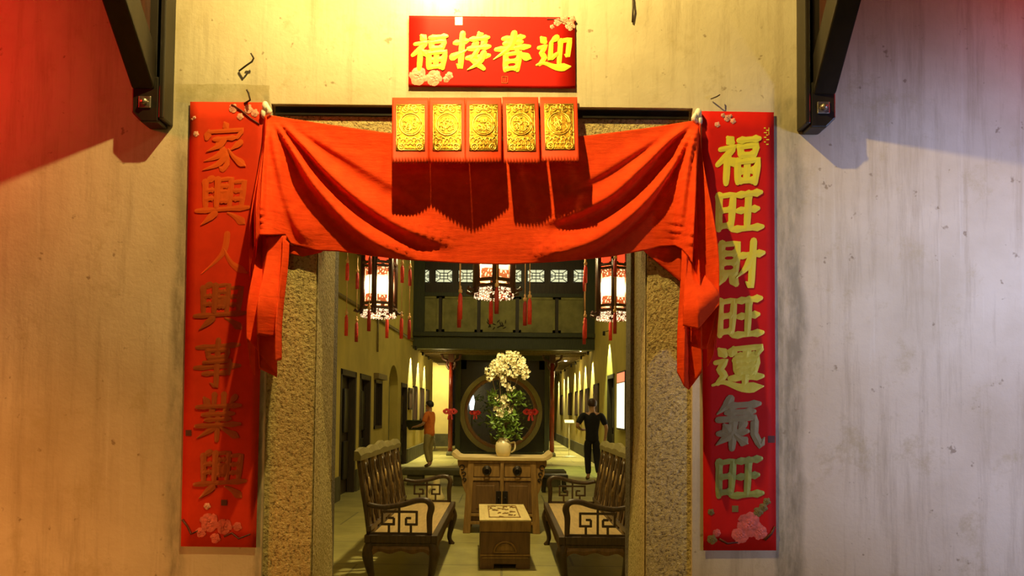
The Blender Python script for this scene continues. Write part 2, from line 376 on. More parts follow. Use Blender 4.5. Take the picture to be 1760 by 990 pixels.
# door opening in the plaster
oL, oR = F(455, 700).x, F(1190, 700).x
oT = F(830, 182).z
b = MB()
b.box(-4.4, oL, YF, YF + WT, -.1, 4.9); b.box(oR, 4.4, YF, YF + WT, -.1, 4.9); b.box(oL, oR, YF, YF + WT, oT, 4.9)
struct(b.build('wall_front', M['plaster']))
# granite jambs and lintel, set back a little from the plaster
JB = .014
jl = F(537, 700).x; jr = F(1113, 700).x
zL = F(830, 330).z
def jamb(x_out, x_in, sgn, name, oT=F(830, 330).z):
    b = MB(); y0 = YF + JB; y1 = YF + .13
    b.add([(x_out, y0, -.05), (x_in, y0, -.05), (x_in, y0, oT), (x_out, y0, oT), (x_out, y1, -.05), (x_in, y1, -.05), (x_in, y1, oT), (x_out, y1, oT)],
          [(0, 1, 2, 3), (4, 7, 6, 5), (0, 4, 5, 1), (3, 2, 6, 7), (0, 3, 7, 4), (1, 5, 6, 2)])
    # arris bead and leaning inner stone
    y2 = YF + WT + .05
    xb = at(574 if sgn > 0 else 1079, 900, y2).x; xt = at(556 if sgn > 0 else 1102, 440, y2).x
    def col(z): return xb + (xt - xb) * max(0, min(1, (z - .8) / 1.3))
    zs = [-.05, .3, .6, .9, 1.2, 1.5, 1.8, 2.1, oT]
    vv = []
    for z in zs: vv += [(x_in - sgn * .02, y1, z), (x_in + sgn * .004, y0 + .012, z), (x_in + sgn * .002, y0 + .03, z), (col(z) * .6 + .4 * x_in, YF + .2, z), (col(z), y2, z), (x_in - sgn * .02, y2, z)]
    n = 6; ff = [(i * n + j, i * n + (j + 1) % n, (i + 1) * n + (j + 1) % n, (i + 1) * n + j) for i in range(len(zs) - 1) for j in range(n)]
    b.add(vv, ff + [tuple(range(n)), tuple(range((len(zs) - 1) * n, len(zs) * n))])
    return struct(b.build(name, M['granite'], bevel=.004))
jamb(oL, jl, 1, 'trim_1'); jamb(oR, jr, -1, 'trim_2')
b = MB(); b.box(oL, oR, YF + .03, YF + WT + .05, zL, oT - .001); struct(b.build('trim_3', M['granite']))
b = MB(); b.box(oL + .01, oR - .01, YF + .018, YF + .03, F(830, 197).z, oT - .004); struct(b.build('trim_29', M['black_wood']))
# dull inner door posts behind the granite
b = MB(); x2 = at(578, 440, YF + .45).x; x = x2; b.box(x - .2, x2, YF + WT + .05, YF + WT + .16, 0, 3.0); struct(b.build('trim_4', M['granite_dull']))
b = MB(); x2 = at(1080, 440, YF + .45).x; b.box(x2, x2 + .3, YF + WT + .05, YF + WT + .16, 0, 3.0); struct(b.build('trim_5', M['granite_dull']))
# floor and roofs
b = MB(); b.add([(-6, -4, 0), (6, -4, 0), (6, 44, 0), (-6, 44, 0), (-6, -4, -.2), (6, -4, -.2), (6, 44, -.2), (-6, 44, -.2)], [(0, 1, 2, 3), (7, 6, 5, 4), (0, 4, 5, 1), (1, 5, 6, 2), (2, 6, 7, 3), (3, 7, 4, 0)])
struct(b.build('floor', M['floor']))
b = MB(); b.box(-4, 4, YF + WT, 13.4, HZ, HZ + .12); struct(b.build('ceiling', M['ceil']))
for k, yy in enumerate((4.4, 5.3, 6.5, 8.6, 10.8, 13.2)):
    b = MB(); b.box(HX0, HX1, yy - .09, yy + .09, HZ - .22, HZ); struct(b.build('trim_%d' % (6 + k), M['ceil'], bevel=.01))
b = MB(); b.box(-4, 4, 20.1, 37, 3.36, 3.46)
for k in range(24): b.box(-2.6, 2.6, 20.5 + k * .66, 20.6 + k * .66, 3.24, 3.36)
c = b.build('ceiling_gallery', M['ceil']); c['kind'] = 'structure'
# side walls with openings
def side_wall(X, sgn, y0, y1, z1, ops, name):
    b = MB(); ys = [y0]; xa, xb = (X - .3, X) if sgn < 0 else (X, X + .3)
    cur = y0
    for (a, c_, za, zb) in sorted(ops):
        b.box(xa, xb, cur, a, 0, z1)
        if za > 0: b.box(xa, xb, a, c_, 0, za)
        b.box(xa, xb, a, c_, zb, z1); cur = c_
    b.box(xa, xb, cur, y1, 0, z1)
    return struct(b.build(name, M['ochre']))
def span(x, y0, y1): return (x, y0, y1)
LO = [(11.14, 12.33, 0, 2.10), (12.63, 13.68, 0, 2.10), (14.05, 14.93, 1.05, 2.05), (15.84, 17.24, .0, 2.50), (17.75, 18.9, 0, 2.14)]
RO = [(16.3, 17.4, 0, 2.35)]
side_wall(HX0, -1, YF + WT, 25.6, 6.4, LO, 'wall_left'); side_wall(HX1, 1, YF + WT, 37, 6.4, RO, 'wall_right')
def leaf(k, X, sgn, a, c_, za, zb, pane=False):
    t = struct(MB().box(*( (X - .25, X - .13) if sgn < 0 else (X + .13, X + .25)), a, c_, za, zb).build('door_%d' % k, M['door_wood']))
    fr = MB(); xa, xb = (X - .12, X + .012) if sgn < 0 else (X - .012, X + .12)
    fr.box(xa, xb, a, a + .09, za, zb); fr.box(xa, xb, c_ - .09, c_, za, zb); fr.box(xa, xb, a, c_, zb - .1, zb)
    fr.build('door_frame', M['door_wood'], t, bevel=.006)
    h = MB(); yc = (a + c_) / 2; xs = X - .12 if sgn < 0 else X + .08
    for q in (-1, 1):
        h.box(xs, xs + .04, yc + q * .27 - .17, yc + q * .27 + .17, za + .25, za + .9); h.box(xs, xs + .04, yc + q * .27 - .17, yc + q * .27 + .17, za + 1.05, zb - .3)
    h.build('door_panel', M['black_wood'], t, bevel=.01)
    return t
for k, o in enumerate(LO):
    if k == 2:
        a, c_, za, zb = o; t = struct(MB().box(HX0 - .2, HX0 - .12, a, c_, za, zb).build('window_9', M['dark_green_wood']))
        fr = MB(); fr.box(HX0 - .1, HX0 + .02, a, a + .06, za, zb); fr.box(HX0 - .1, HX0 + .02, c_ - .06, c_, za, zb); fr.box(HX0 - .1, HX0 + .02, a, c_, za, za + .06); fr.box(HX0 - .1, HX0 + .02, a, c_, zb - .06, zb)
        for q in range(1, 5): fr.box(HX0 - .1, HX0 - .06, a + q * .176 - .012, a + q * .176 + .012, za, zb)
        fr.build('window_frame', M['door_wood'], t)
        MB().box(HX0 - .05, HX0 + .1, a - .06, c_ + .1, zb + .02, zb + .13).build('window_hood', M['conduit'], t)
    elif k == 3:
        a, c_, za, zb = o; t = struct(MB().box(HX0 - .29, HX0 - .2, a, c_, 0, zb).build('door_4', M['olive_board']))
        sp = MB(); yc = (a + c_) / 2; r = (c_ - a) / 2; zc = zb - r * .8
        for q in (0, 1):
            pts = [(a if q == 0 else c_, zb), (yc, zb)] + [(yc + (-1 if q == 0 else 1) * r * math.sin(j / 8 * PI / 2), zc + r * .8 * math.cos(j / 8 * PI / 2)) for j in range(0, 9)]
            sp.prism(pts, lambda u, v, d: Vector((d, u, v)), HX0 - .3, HX0)
        sp.build('arch_spandrel', M['ochre'], t)
        MB().box(HX0 - .2, HX0 + .02, a, c_, 0, .64).build('arch_sill', M['ochre'], t)
    else: leaf(k + 1, HX0, -1, *o)
for k, o in enumerate(RO): leaf(k + 10, HX1, 1, *o)
def base(X, sgn, y0, y1, ops, name):
    b = MB(); cur = y0; xa, xb = (X, X + .03) if sgn < 0 else (X - .03, X)
    for (a, c_, za, zb) in sorted(ops):
        if za > 0 or (a > 15.8 and a < 15.9): continue
        b.box(xa, xb, cur, a - .02, 0, .38); cur = c_ + .02
    b.box(xa, xb, cur, y1, 0, .38); struct(b.build(name, M['dark_stone']))
base(HX0, -1, 10, 25.6, LO, 'baseboard_left'); base(HX1, 1, 10, 36.8, RO, 'baseboard_right')
b = MB(); b.box(-4.2, -2.05, 28, 28.2, 0, 3.4); struct(b.build('wall_end_left', M['ochre_light']))
b = MB(); b.box(-4.2, -2.05, 27.9, 28, 0, .5); struct(b.build('baseboard_end', M['dark_stone']))
b = MB(); b.box(-2.05, 1.6, 29, 29.1, 0, 3.4); struct(b.build('wall_garden', M['black_wood']))  # black wall added to keep the view through the gate dark
b = MB(); b.box(1.6, 2.9, 36.8, 37, 0, 3.4); struct(b.build('wall_end_right', M['ochre_light']))
b = MB(); b.box(-4.4, -4.2, 25.6, 28.2, 0, 3.4); struct(b.build('wall_recess', M['ochre_light']))
# upper partition over the gallery: beam, boards, lattice windows
YP = 20.0
zb0, zb1 = at(862, 601, YP).z, at(862, 580, YP).z
b = MB(); b.box(HX0, HX1, YP - .12, YP + .25, zb0, zb1); b.box(HX0, HX1, YP - .2, YP + .2, zb1, zb1 + .12)
struct(b.build('trim_20', M['dark_green_wood'], bevel=.01))
zp0, zp1 = zb1 + .12, at(862, 510, YP).z
b = MB(); b.box(HX0, HX1, YP + .06, YP + .2, zp0, 6.4)
struct(b.build('wall_partition', M['door_wood']))
divs = [699, 757, 823, 889, 957, 1012]
for k in range(5):
    x0, x1 = at(divs[k], 540, YP).x + .05, at(divs[k + 1], 540, YP).x - .05
    bb = MB(); bb.box(x0, x1, YP + .02, YP + .06, zp0 + .03, zp1)
    w = struct(bb.build('trim_%d' % (21 + k), M['olive_board'], bevel=.01))
    fr = MB()
    for (u0, u1, v0, v1) in ((x0, x0 + .07, zp0 + .03, zp1), (x1 - .07, x1, zp0 + .03, zp1), (x0, x1, zp0 + .03, zp0 + .1), (x0, x1, zp1 - .07, zp1)): fr.box(u0, u1, YP, YP + .02, v0, v1)
    fr.build('panel_moulding', M['olive_board'], w)
    if k == 2:
        o_ = MB()
        for q in range(16):
            p = Vector((random.uniform(x0 + .2, x1 - .15), YP + .015, zp0 + .15 + random.random() * .2)); a_ = random.uniform(0, 6.3); dd = Vector((math.cos(a_), 0, math.sin(a_)))
            o_.tube([p, p + dd * .05, p + dd * .11], [.012, .018, .004], 5)
        o_.build('painted_sprig', M['door_wood'], w)
zr = at(862, 497, YP).z
b = MB(); b.box(HX0, HX1, YP - .03, YP + .07, zp1, zp1 + .1); struct(b.build('trim_26', M['dark_green_wood']))
b = MB(); b.box(HX0, HX0 + .32, YP - .1, YP + .1, zp0, 6.4); struct(b.build('trim_27', M['dark_green_wood']))
b = MB(); b.box(HX1 - .32, HX1, YP - .1, YP + .1, zp0, 6.4); struct(b.build('trim_28', M['dark_green_wood']))
for k in range(8):
    xl = 708.5 + k * 39.6
    p0, p1 = at(xl, 485, YP), at(xl + 29.5, 463, YP)
    x0, x1, z0, z1 = p0.x, p1.x, p0.z, p1.z; z1 = z0 + .37
    w = struct(MB().box(x0, x1, YP + .03, YP + .06, z0, z1).build('window_%d' % (k + 1), M['winpane']))
    la = MB(); cx, cz = (x0 + x1) / 2, (z0 + z1) / 2; hw, hh = (x1 - x0) / 2, (z1 - z0) / 2
    def bar(u0, v0, u1, v1): la.beam((cx + u0 * hw, YP + .02, cz + v0 * hh), (cx + u1 * hw, YP + .02, cz + v1 * hh), .02, .02, (0, 1, 0))
    for s_ in (-1, 1):
        bar(s_, -1, s_, 1); bar(-1, s_, 1, s_); bar(s_ * .45, -.45, s_ * .45, .45); bar(-.45, s_ * .45, .45, s_ * .45)
        for q in (-1, 1): bar(s_ * .45, q * .45, s_, q); bar(s_ * .72, q * .2, s_, q * .2)
        bar(0, s_ * .45, 0, s_); bar(s_ * .45, 0, s_, 0)
    bar(-.45, 0, .45, 0); bar(0, -.45, 0, .45)
    la.build('window_lattice', M['door_wood'], w)
# conduit on the left wall with a drop, roof corbel
b = MB(); b.tube([(HX0 + .03, 10.2, 3.22), (HX0 + .03, 19.8, 3.42)], .03, 6)
b.tube([(HX0 + .03, 14.2, 3.30), (HX0 + .03, 14.2, 2.62)], .022, 6)
tag(b.build('cable_conduit', M['conduit']), 'thin brown cable conduit running along left ochre wall with a short drop', 'conduit')

# ================================================================== FRONT WALL ORNAMENT
# brush characters on a 100 x 100 grid: (type, points)
CH = {
'fu': [('d', (24, 6, 34, 16)), ('z', (10, 30, 40, 25, 25, 42, 6, 60)), ('s', (26, 44, 26, 97)), ('d', (31, 48, 41, 58)),
       ('h', (48, 12, 92, 8)), ('s', (52, 24, 55, 43)), ('z', (52, 25, 87, 20, 83, 41)), ('h', (55, 41, 82, 39)),
       ('s', (48, 54, 51, 95)), ('z', (48, 55, 91, 50, 88, 96)), ('h', (51, 73, 88, 70)), ('s', (69, 53, 69, 91)), ('h', (51, 92, 88, 90))],
'jie': [('h', (5, 28, 39, 22)), ('g', (24, 4, 25, 60, 25, 91, 14, 82)), ('t', (3, 64, 39, 46)),
        ('d', (66, 2, 71, 12)), ('h', (46, 19, 92, 14)), ('d', (56, 23, 61, 35)), ('p', (83, 22, 74, 37)), ('h', (42, 43, 97, 37)),
        ('z', (66, 46, 53, 70, 86, 94)), ('p', (83, 54, 72, 78, 44, 97)), ('h', (40, 67, 98, 60))],
'chun': [('h', (24, 16, 77, 11)), ('h', (28, 29, 73, 24)), ('h', (8, 44, 93, 36)), ('p', (51, 2, 44, 36, 4, 70)), ('n', (56, 40, 72, 56, 99, 68)),
         ('s', (34, 56, 36, 98)), ('z', (34, 57, 69, 52, 67, 98)), ('h', (37, 75, 66, 73)), ('h', (37, 94, 66, 92))],
'ying': [('d', (10, 10, 22, 22)), ('z', (5, 38, 25, 33, 14, 52, 25, 64, 12, 82)), ('n', (3, 84, 24, 79, 60, 90, 99, 88)),
         ('p', (54, 10, 36, 24)), ('z', (40, 24, 40, 68, 58, 54)), ('g', (64, 20, 91, 15, 89, 60, 79, 55)), ('s', (66, 20, 66, 84))],
'jia': [('d', (48, 1, 54, 11)), ('d', (15, 17, 11, 33)), ('z', (14, 20, 90, 15, 78, 31)), ('h', (27, 35, 75, 31)), ('p', (50, 35, 40, 47, 12, 60)),
        ('g', (36, 45, 56, 62, 59, 86, 50, 98, 41, 91)), ('p', (50, 57, 36, 70, 8, 80)), ('p', (55, 69, 38, 86, 6, 98)), ('p', (86, 41, 64, 57)), ('n', (60, 55, 74, 72, 99, 89))],
'xing': [('p', (27, 6, 14, 14)), ('s', (15, 13, 18, 62)), ('h', (18, 30, 31, 28)), ('h', (18, 46, 31, 44)), ('s', (38, 8, 38, 62)), ('z', (38, 9, 63, 6, 62, 62)),
         ('h', (44, 21, 57, 20)), ('s', (45, 32, 46, 51)), ('z', (45, 32, 56, 31, 55, 51)), ('h', (46, 50, 55, 49)), ('z', (70, 13, 87, 11, 84, 62)), ('h', (70, 30, 84, 29)),
         ('h', (70, 46, 84, 45)), ('h', (2, 69, 98, 62)), ('p', (36, 74, 12, 96)), ('n', (60, 73, 74, 80, 92, 94))],
'ren': [('p', (53, 6, 46, 50, 4, 96)), ('n', (48, 40, 66, 72, 99, 93))],
'shi': [('h', (6, 17, 94, 11)), ('s', (29, 24, 32, 39)), ('z', (29, 24, 72, 21, 68, 38)), ('h', (32, 38, 68, 36)), ('z', (22, 47, 77, 43, 75, 69)),
        ('h', (4, 58, 98, 53)), ('h', (22, 70, 76, 67)), ('g', (50, 2, 50, 60, 50, 96, 37, 88))],
'ye': [('s', (40, 3, 40, 25)), ('s', (60, 2, 60, 25)), ('d', (18, 9, 28, 23)), ('p', (84, 7, 73, 22)), ('h', (4, 29, 96, 25)), ('d', (33, 31, 39, 41)), ('p', (68, 30, 60, 41)),
       ('h', (17, 45, 83, 42)), ('h', (24, 56, 76, 53)), ('h', (4, 69, 97, 64)), ('s', (50, 44, 50, 99)), ('p', (46, 70, 8, 94)), ('n', (54, 70, 72, 80, 96, 92))],
'wang': [('s', (7, 22, 10, 88)), ('z', (7, 23, 36, 18, 35, 86)), ('h', (10, 51, 34, 48)), ('h', (10, 82, 34, 79)),
         ('h', (44, 20, 93, 14)), ('h', (47, 51, 89, 46)), ('h', (38, 88, 100, 82)), ('s', (68, 18, 68, 85))],
'cai': [('s', (8, 9, 8, 70)), ('z', (8, 10, 42, 7, 41, 70)), ('h', (10, 28, 40, 27)), ('h', (10, 46, 40, 45)), ('h', (8, 67, 41, 65)), ('p', (18, 70, 2, 94)), ('d', (29, 70, 43, 88)),
        ('h', (45, 33, 99, 26)), ('g', (76, 3, 76, 60, 76, 93, 63, 84)), ('p', (75, 32, 64, 55, 43, 76))],
'yun': [('d', (10, 12, 22, 24)), ('z', (5, 40, 24, 36, 14, 54, 24, 66, 12, 82)), ('n', (2, 86, 24, 80, 60, 91, 100, 88)),
        ('d', (38, 9, 35, 22)), ('z', (38, 12, 94, 7, 86, 20)), ('h', (46, 26, 86, 23)), ('s', (45, 35, 48, 60)), ('z', (45, 35, 86, 32, 82, 60)), ('h', (48, 47, 82, 45)),
        ('h', (48, 59, 82, 57)), ('h', (35, 72, 98, 67)), ('s', (65, 16, 65, 86))],
'qi': [('p', (31, 2, 24, 16, 8, 32)), ('h', (26, 16, 86, 11)), ('h', (26, 29, 77, 26)), ('g', (11, 43, 79, 38, 80, 70, 93, 94, 99, 77)),
       ('d', (23, 53, 31, 63)), ('p', (59, 50, 50, 61)), ('h', (13, 70, 67, 65)), ('s', (40, 48, 40, 99)), ('p', (38, 70, 10, 92)), ('n', (44, 72, 54, 80, 68, 89))],
}
PROF = {'h': [(0, .7), (.12, 1.1), (.3, .75), (.7, .75), (.9, 1.25), (1, .6)], 's': [(0, 1.15), (.15, .95), (.8, .95), (1, .75)],
        'p': [(0, 1.1), (.3, 1.15), (1, .18)], 'n': [(0, .35), (.5, .9), (.8, 1.5), (1, .3)], 'd': [(0, .45), (.6, 1.35), (1, .8)],
        't': [(0, 1.3), (.4, .9), (1, .2)], 'z': [(0, .8), (.3, .9), (.7, 1.0), (1, .7)], 'g': [(0, 1.0), (.6, 1.0), (.9, .9), (1, .15)]}
def strokes(mb, key, box, off, wid, skew=0):
    x0, y0, x1, y1 = box
    for k, (t, p) in enumerate(CH[key]):
        P = [(p[i], p[i + 1]) for i in range(0, len(p), 2)]
        if t in 'zg' : # keep corners: sample straight segments, lightly rounded
            Q = []
            for a, c in zip(P, P[1:]): Q += [tuple(a[q] + (c[q] - a[q]) * f for q in (0, 1)) for f in (0, .25, .5, .75)]
            Q.append(P[-1])
        else: Q = crom(P, 6)
        n = len(Q); pts = []; d_off = off + .0004 * (k % 5)
        ln = [0]
        for a, c in zip(Q, Q[1:]): ln.append(ln[-1] + math.dist(a, c))
        Lw, Rw = [], []
        for i, q in enumerate(Q):
            a, c = Q[max(i - 1, 0)], Q[min(i + 1, n - 1)]; dx, dy = c[0] - a[0], c[1] - a[1]; l = math.hypot(dx, dy) or 1
            w = wid * lerp(ln[i] / ln[-1], PROF[t]) * (.5 if t != 'd' else .55)
            if t in 'zg' and abs(dx) > abs(dy) * 1.5: w *= .82
            Lw.append((q[0] - dy / l * w, q[1] + dx / l * w)); Rw.append((q[0] + dy / l * w, q[1] - dx / l * w))
        # round ends
        def capp(q, a, w, s_):
            return [(q[0] + math.cos(a + f * PI) * w, q[1] + math.sin(a + f * PI) * w) for f in s_]
        d0 = math.atan2(Q[1][1] - Q[0][1], Q[1][0] - Q[0][0]); w0 = math.dist(Lw[0], Rw[0]) / 2
        d1 = math.atan2(Q[-1][1] - Q[-2][1], Q[-1][0] - Q[-2][0]); w1 = math.dist(Lw[-1], Rw[-1]) / 2
        c0 = capp(Q[0], d0 + PI / 2, w0, (.25, .5, .75)); c1 = capp(Q[-1], d1 - PI / 2, w1, (.25, .5, .75))
        def T(q): return F(x0 + (x1 - x0) * (q[0] + skew * (50 - q[1]) / 100) / 100, y0 + (y1 - y0) * q[1] / 100, d_off)
        # strip of quads with raised rim -> thickness
        th = Vector((0, .0012, 0)); vv = []
        for l_, q, r_ in zip(Lw, Q, Rw):
            vv += [T(l_) + th, T(l_), T(q) - Vector((0, .0008, 0)), T(r_), T(r_) + th]
        ff = []
        for i in range(n - 1):
            for j in range(4): ff.append((i * 5 + j, i * 5 + j + 1, (i + 1) * 5 + j + 1, (i + 1) * 5 + j))
        mb.add(vv, ff)
        for (cc, ia) in ((c0, 0), (c1, n - 1)):
            o = [T(Lw[ia])] + [T(q) for q in (cc if ia == 0 else cc[::-1])] + [T(Rw[ia])]
            mb.add(o + [T(Q[ia]) - Vector((0, .0008, 0))], [(j, j + 1, len(o)) for j in range(len(o) - 1)])
def sheet(corners, off, wave=.003):                   # paper following 4 pixel corners TL TR BR BL, with slight waviness
    tl, tr, br, bl = corners; b = MB()
    ph = random.random() * 6
    def fn(u, v):
        px = (tl[0] * (1 - u) + tr[0] * u) * (1 - v) + (bl[0] * (1 - u) + br[0] * u) * v
        py = (tl[1] * (1 - u) + tr[1] * u) * (1 - v) + (bl[1] * (1 - u) + br[1] * u) * v
        e = wave * (.5 + .5 * math.sin(7 * v + ph) * math.cos(3 * u + ph))
        return F(px, py, off + e)
    return b.grid(fn, 8, 24)
def flower(mb, px, py, r, off, n=5, seed=0):          # printed-relief peony or blossom of petals
    rnd = random.Random(seed)
    for ring, (rr, k) in enumerate(((1.0, n), (.6, n), (.28, 3))):
        for j in range(k):
            a = 2 * PI * (j + .5 * ring) / k + rnd.random() * .4; c = (px + math.cos(a) * r * rr * .55, py + math.sin(a) * r * rr * .55)
            vv = [F(*c, off + .0012 + .0009 * ring)]
            for q in range(8):
                t = 2 * PI * q / 8; w = r * rr * .48 * (1 + .18 * math.sin(3 * t + a))
                vv.append(F(c[0] + math.cos(t) * w, c[1] + math.sin(t) * w, off + .0006 * ring))
            mb.add(vv, [(0, 1 + q, 1 + (q + 1) % 8) for q in range(8)])
def twig(mb, pts, off, r=.003): mb.tube([F(x, y, off) for x, y in pts], [r * (1 - .5 * i / len(pts)) for i in range(len(pts))], 5)
def square(mb, x0, y0, x1, y1, off):
    mb.add([F(x0, y0, off), F(x1, y0, off), F(x1, y1, off), F(x0, y1, off), F(x0, y0, off - .002), F(x1, y0, off - .002), F(x1, y1, off - .002), F(x0, y1, off - .002)],
           [(0, 1, 2, 3), (0, 4, 5, 1), (1, 5, 6, 2), (2, 6, 7, 3), (3, 7, 4, 0)])

# plaque over the door
PO = .008
t = thing('door_plaque', 'horizontal red plaque with four gold characters above the doorway', 'plaque', F(845, 150, PO))
sheet([(703, 27), (988, 30), (989, 152), (702, 149)], PO, .001).build('paper_sheet', M['paper'], t, solid=.002)
for key, bx in (('fu', (706, 57, 771, 120)), ('jie', (777, 55, 843, 122)), ('chun', (847, 56, 914, 122)), ('ying', (922, 58, 983, 122))):
    mb = MB(); strokes(mb, key, bx, PO + .0022, 15.5, 8); mb.build('gold_character', M['gold'], t)
mb = MB(); [flower(mb, x, y, r, PO + .0022, 6, k) for k, (x, y, r) in enumerate(((719, 131, 16), (746, 134, 14), (772, 130, 7), (767, 136, 6)))]; mb.build('peony', M['pink'], t)
mb = MB(); [flower(mb, x, y, r, PO + .0022, 5, k + 9) for k, (x, y, r) in enumerate(((958, 38, 7), (970, 34, 8), (980, 44, 9), (949, 46, 4), (984, 33, 6)))]; mb.build('blossom', M['pink'], t)
mb = MB(); twig(mb, [(940, 33), (955, 33), (972, 40), (986, 50)], PO + .0022, .002); mb.build('branch', M['dark_print'], t)
mb = MB(); square(mb, 782, 29, 795, 43, PO + .0022); mb.build('price_sticker', M['white'], t)
mb = MB()
for (x0, y0, x1, y1) in ((862, 131, 863, 143), (872, 131, 873, 143), (862, 131, 873, 132), (862, 142, 873, 143), (865, 134, 866, 141), (868, 133, 869, 141)): square(mb, x0, y0, x1, y1, PO + .0022)
mb.build('seal', M['copper'], t)

# couplet scrolls
def scroll(label, corners, chars, material, mats, wid, left):
    SO = .007
    t = thing('couplet_scroll', label, 'couplet scroll', F((corners[2][0] + corners[3][0]) / 2, corners[2][1], SO), 'spring couplet scrolls')
    sheet(corners, SO, .0018).build('paper_sheet', material, t, solid=.0015)
    for k, (key, bx) in enumerate(chars):
        mb = MB(); strokes(mb, key, bx, SO + .003, wid, 6); mb.build('foil_character', mats[k], t)
    return t, SO + .0028
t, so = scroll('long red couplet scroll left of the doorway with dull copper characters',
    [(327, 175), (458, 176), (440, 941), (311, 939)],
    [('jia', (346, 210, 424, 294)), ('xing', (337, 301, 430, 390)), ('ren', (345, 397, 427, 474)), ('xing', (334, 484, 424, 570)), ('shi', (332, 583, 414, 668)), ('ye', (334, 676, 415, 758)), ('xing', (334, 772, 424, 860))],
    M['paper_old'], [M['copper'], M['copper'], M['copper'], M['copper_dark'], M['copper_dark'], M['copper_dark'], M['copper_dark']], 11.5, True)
for k, (x, y, r) in enumerate(((360, 898, 17), (385, 905, 14), (345, 915, 9), (408, 905, 8), (370, 925, 9))): mb = MB(); flower(mb, x, y, r, so, 6, k + 20); mb.build('peony', M['pinkred'], t)
mb = MB(); twig(mb, [(313, 893), (322, 905), (328, 918), (340, 912)], so, .004); mb.build('branch', M['dark_print'], t); mb = MB(); twig(mb, [(385, 922), (398, 916), (410, 926), (430, 918)], so, .004); mb.build('branch', M['dark_print'], t)
for k, (x, y, r) in enumerate(((427, 187, 8), (438, 194, 7), (401, 186, 8), (334, 202, 3), (337, 230, 5), (413, 200, 6), (356, 870, 6), (330, 205, 2))): mb = MB(); flower(mb, x, y, r, so, 5, k + 30); mb.build('blossom', M['pink'], t)
mb = MB(); twig(mb, [(398, 180), (415, 190), (430, 203), (446, 214)], so, .004); mb.build('branch', M['dark_print'], t)
mb = MB(); square(mb, 319, 739, 329, 749, so); mb.build('seal', M['dark_print'], t); mb = MB(); square(mb, 380, 859, 390, 869, so); mb.build('seal', M['dark_print'], t)
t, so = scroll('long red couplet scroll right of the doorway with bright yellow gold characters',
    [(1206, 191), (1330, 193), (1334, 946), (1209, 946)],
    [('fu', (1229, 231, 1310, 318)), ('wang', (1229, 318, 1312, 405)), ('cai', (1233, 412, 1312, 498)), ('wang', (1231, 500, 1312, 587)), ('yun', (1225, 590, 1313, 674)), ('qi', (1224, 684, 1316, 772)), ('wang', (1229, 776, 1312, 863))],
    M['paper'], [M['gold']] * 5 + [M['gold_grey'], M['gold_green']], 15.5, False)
for k, (x, y, r) in enumerate(((1288, 902, 22), (1272, 920, 15), (1306, 915, 13), (1232, 916, 7))): mb = MB(); flower(mb, x, y, r, so, 7, k + 40); mb.build('peony', M['pinkred'], t)
mb = MB(); twig(mb, [(1236, 926), (1250, 934), (1268, 932)], so, .005); mb.build('branch', M['dark_print'], t); mb = MB(); twig(mb, [(1314, 928), (1326, 917), (1332, 905)], so, .006); mb.build('branch', M['dark_print'], t)
for k, (x, y, r) in enumerate(((1224, 927, 9), (1303, 880, 9), (1312, 872, 8), (1318, 862, 7), (1222, 880, 6))): mb = MB(); flower(mb, x, y, r, so, 5, k + 50); mb.build('leaves', M['green_print'], t)
for k, (x, y, r) in enumerate(((1250, 203, 6), (1260, 208, 5), (1233, 214, 5), (1243, 198, 4), (1256, 199, 3))): mb = MB(); flower(mb, x, y, r, so, 5, k + 60); mb.build('blossom', M['pink'], t)
mb = MB(); square(mb, 1320, 749, 1332, 761, so); mb.build('seal', M['dark_print'], t); mb = MB(); square(mb, 1258, 869, 1269, 880, so); mb.build('seal', M['green_print'], t)
mb = MB()
for k in range(8): square(mb, 1313 + (k % 2) * 4, 219 + k * 4, 1316 + (k % 3) + (k % 2) * 4, 221 + k * 4, so)
square(mb, 1321, 219, 1322, 232, so); mb.build('fine_print', M['gold'], t)

# ------------------------------------------------------------------ red cloth
cl = thing('red_cloth', 'red cotton cloth swagged across the doorway with hanging tails at both ends', 'cloth', F(830, 455, .03))
TOP = [(458, 197), (500, 204), (560, 213), (620, 222), (672, 229), (760, 238), (850, 242), (930, 240), (993, 235), (1060, 227), (1120, 219), (1170, 211), (1202, 206)]
BOT = [(443, 404), (470, 404), (490, 403), (500, 419), (545, 431), (580, 432), (640, 440), (700, 447), (800, 453), (870, 455), (960, 450), (1050, 441), (1110, 430), (1135, 424), (1160, 422), (1172, 428), (1184, 441), (1190, 452)]
def resample(P, n):
    d = [0]
    for a, c in zip(P, P[1:]): d.append(d[-1] + math.dist(a, c))
    return lambda t: tuple(lerp(t * d[-1], [(q, p[i]) for q, p in zip(d, P)]) for i in (0, 1))
Tf, Bf = resample(TOP, 1), resample(BOT, 1)
FOLDS = [  # ridge polylines in wall pixels: points, start width, end width, height
    ([(470, 208), (503, 262), (540, 320), (600, 385), (660, 425), (720, 442)], 3, 15, .034),
    ([(478, 206), (520, 250), (566, 300), (625, 350), (700, 395), (790, 425)], 3, 14, .030),
    ([(464, 215), (480, 300), (505, 380), (540, 425)], 3, 13, .010),
    ([(500, 214), (580, 262), (660, 310), (740, 350)], 4, 16, .006),
    ([(460, 214), (452, 300), (448, 395)], 2, 8, .016),
    ([(1190, 212), (1150, 244), (1105, 288), (1050, 336), (990, 365), (930, 385)], 3, 14, .030),
    ([(1193, 214), (1155, 290), (1105, 352), (1040, 404), (980, 428), (900, 442)], 3, 15, .034),
    ([(1196, 216), (1180, 300), (1166, 415)], 3, 12, .020),
    ([(1150, 224), (1070, 275), (1010, 308), (940, 330)], 4, 15, .008),
    ([(1199, 216), (1196, 300), (1192, 440)], 3, 9, .022),
]
FS = []
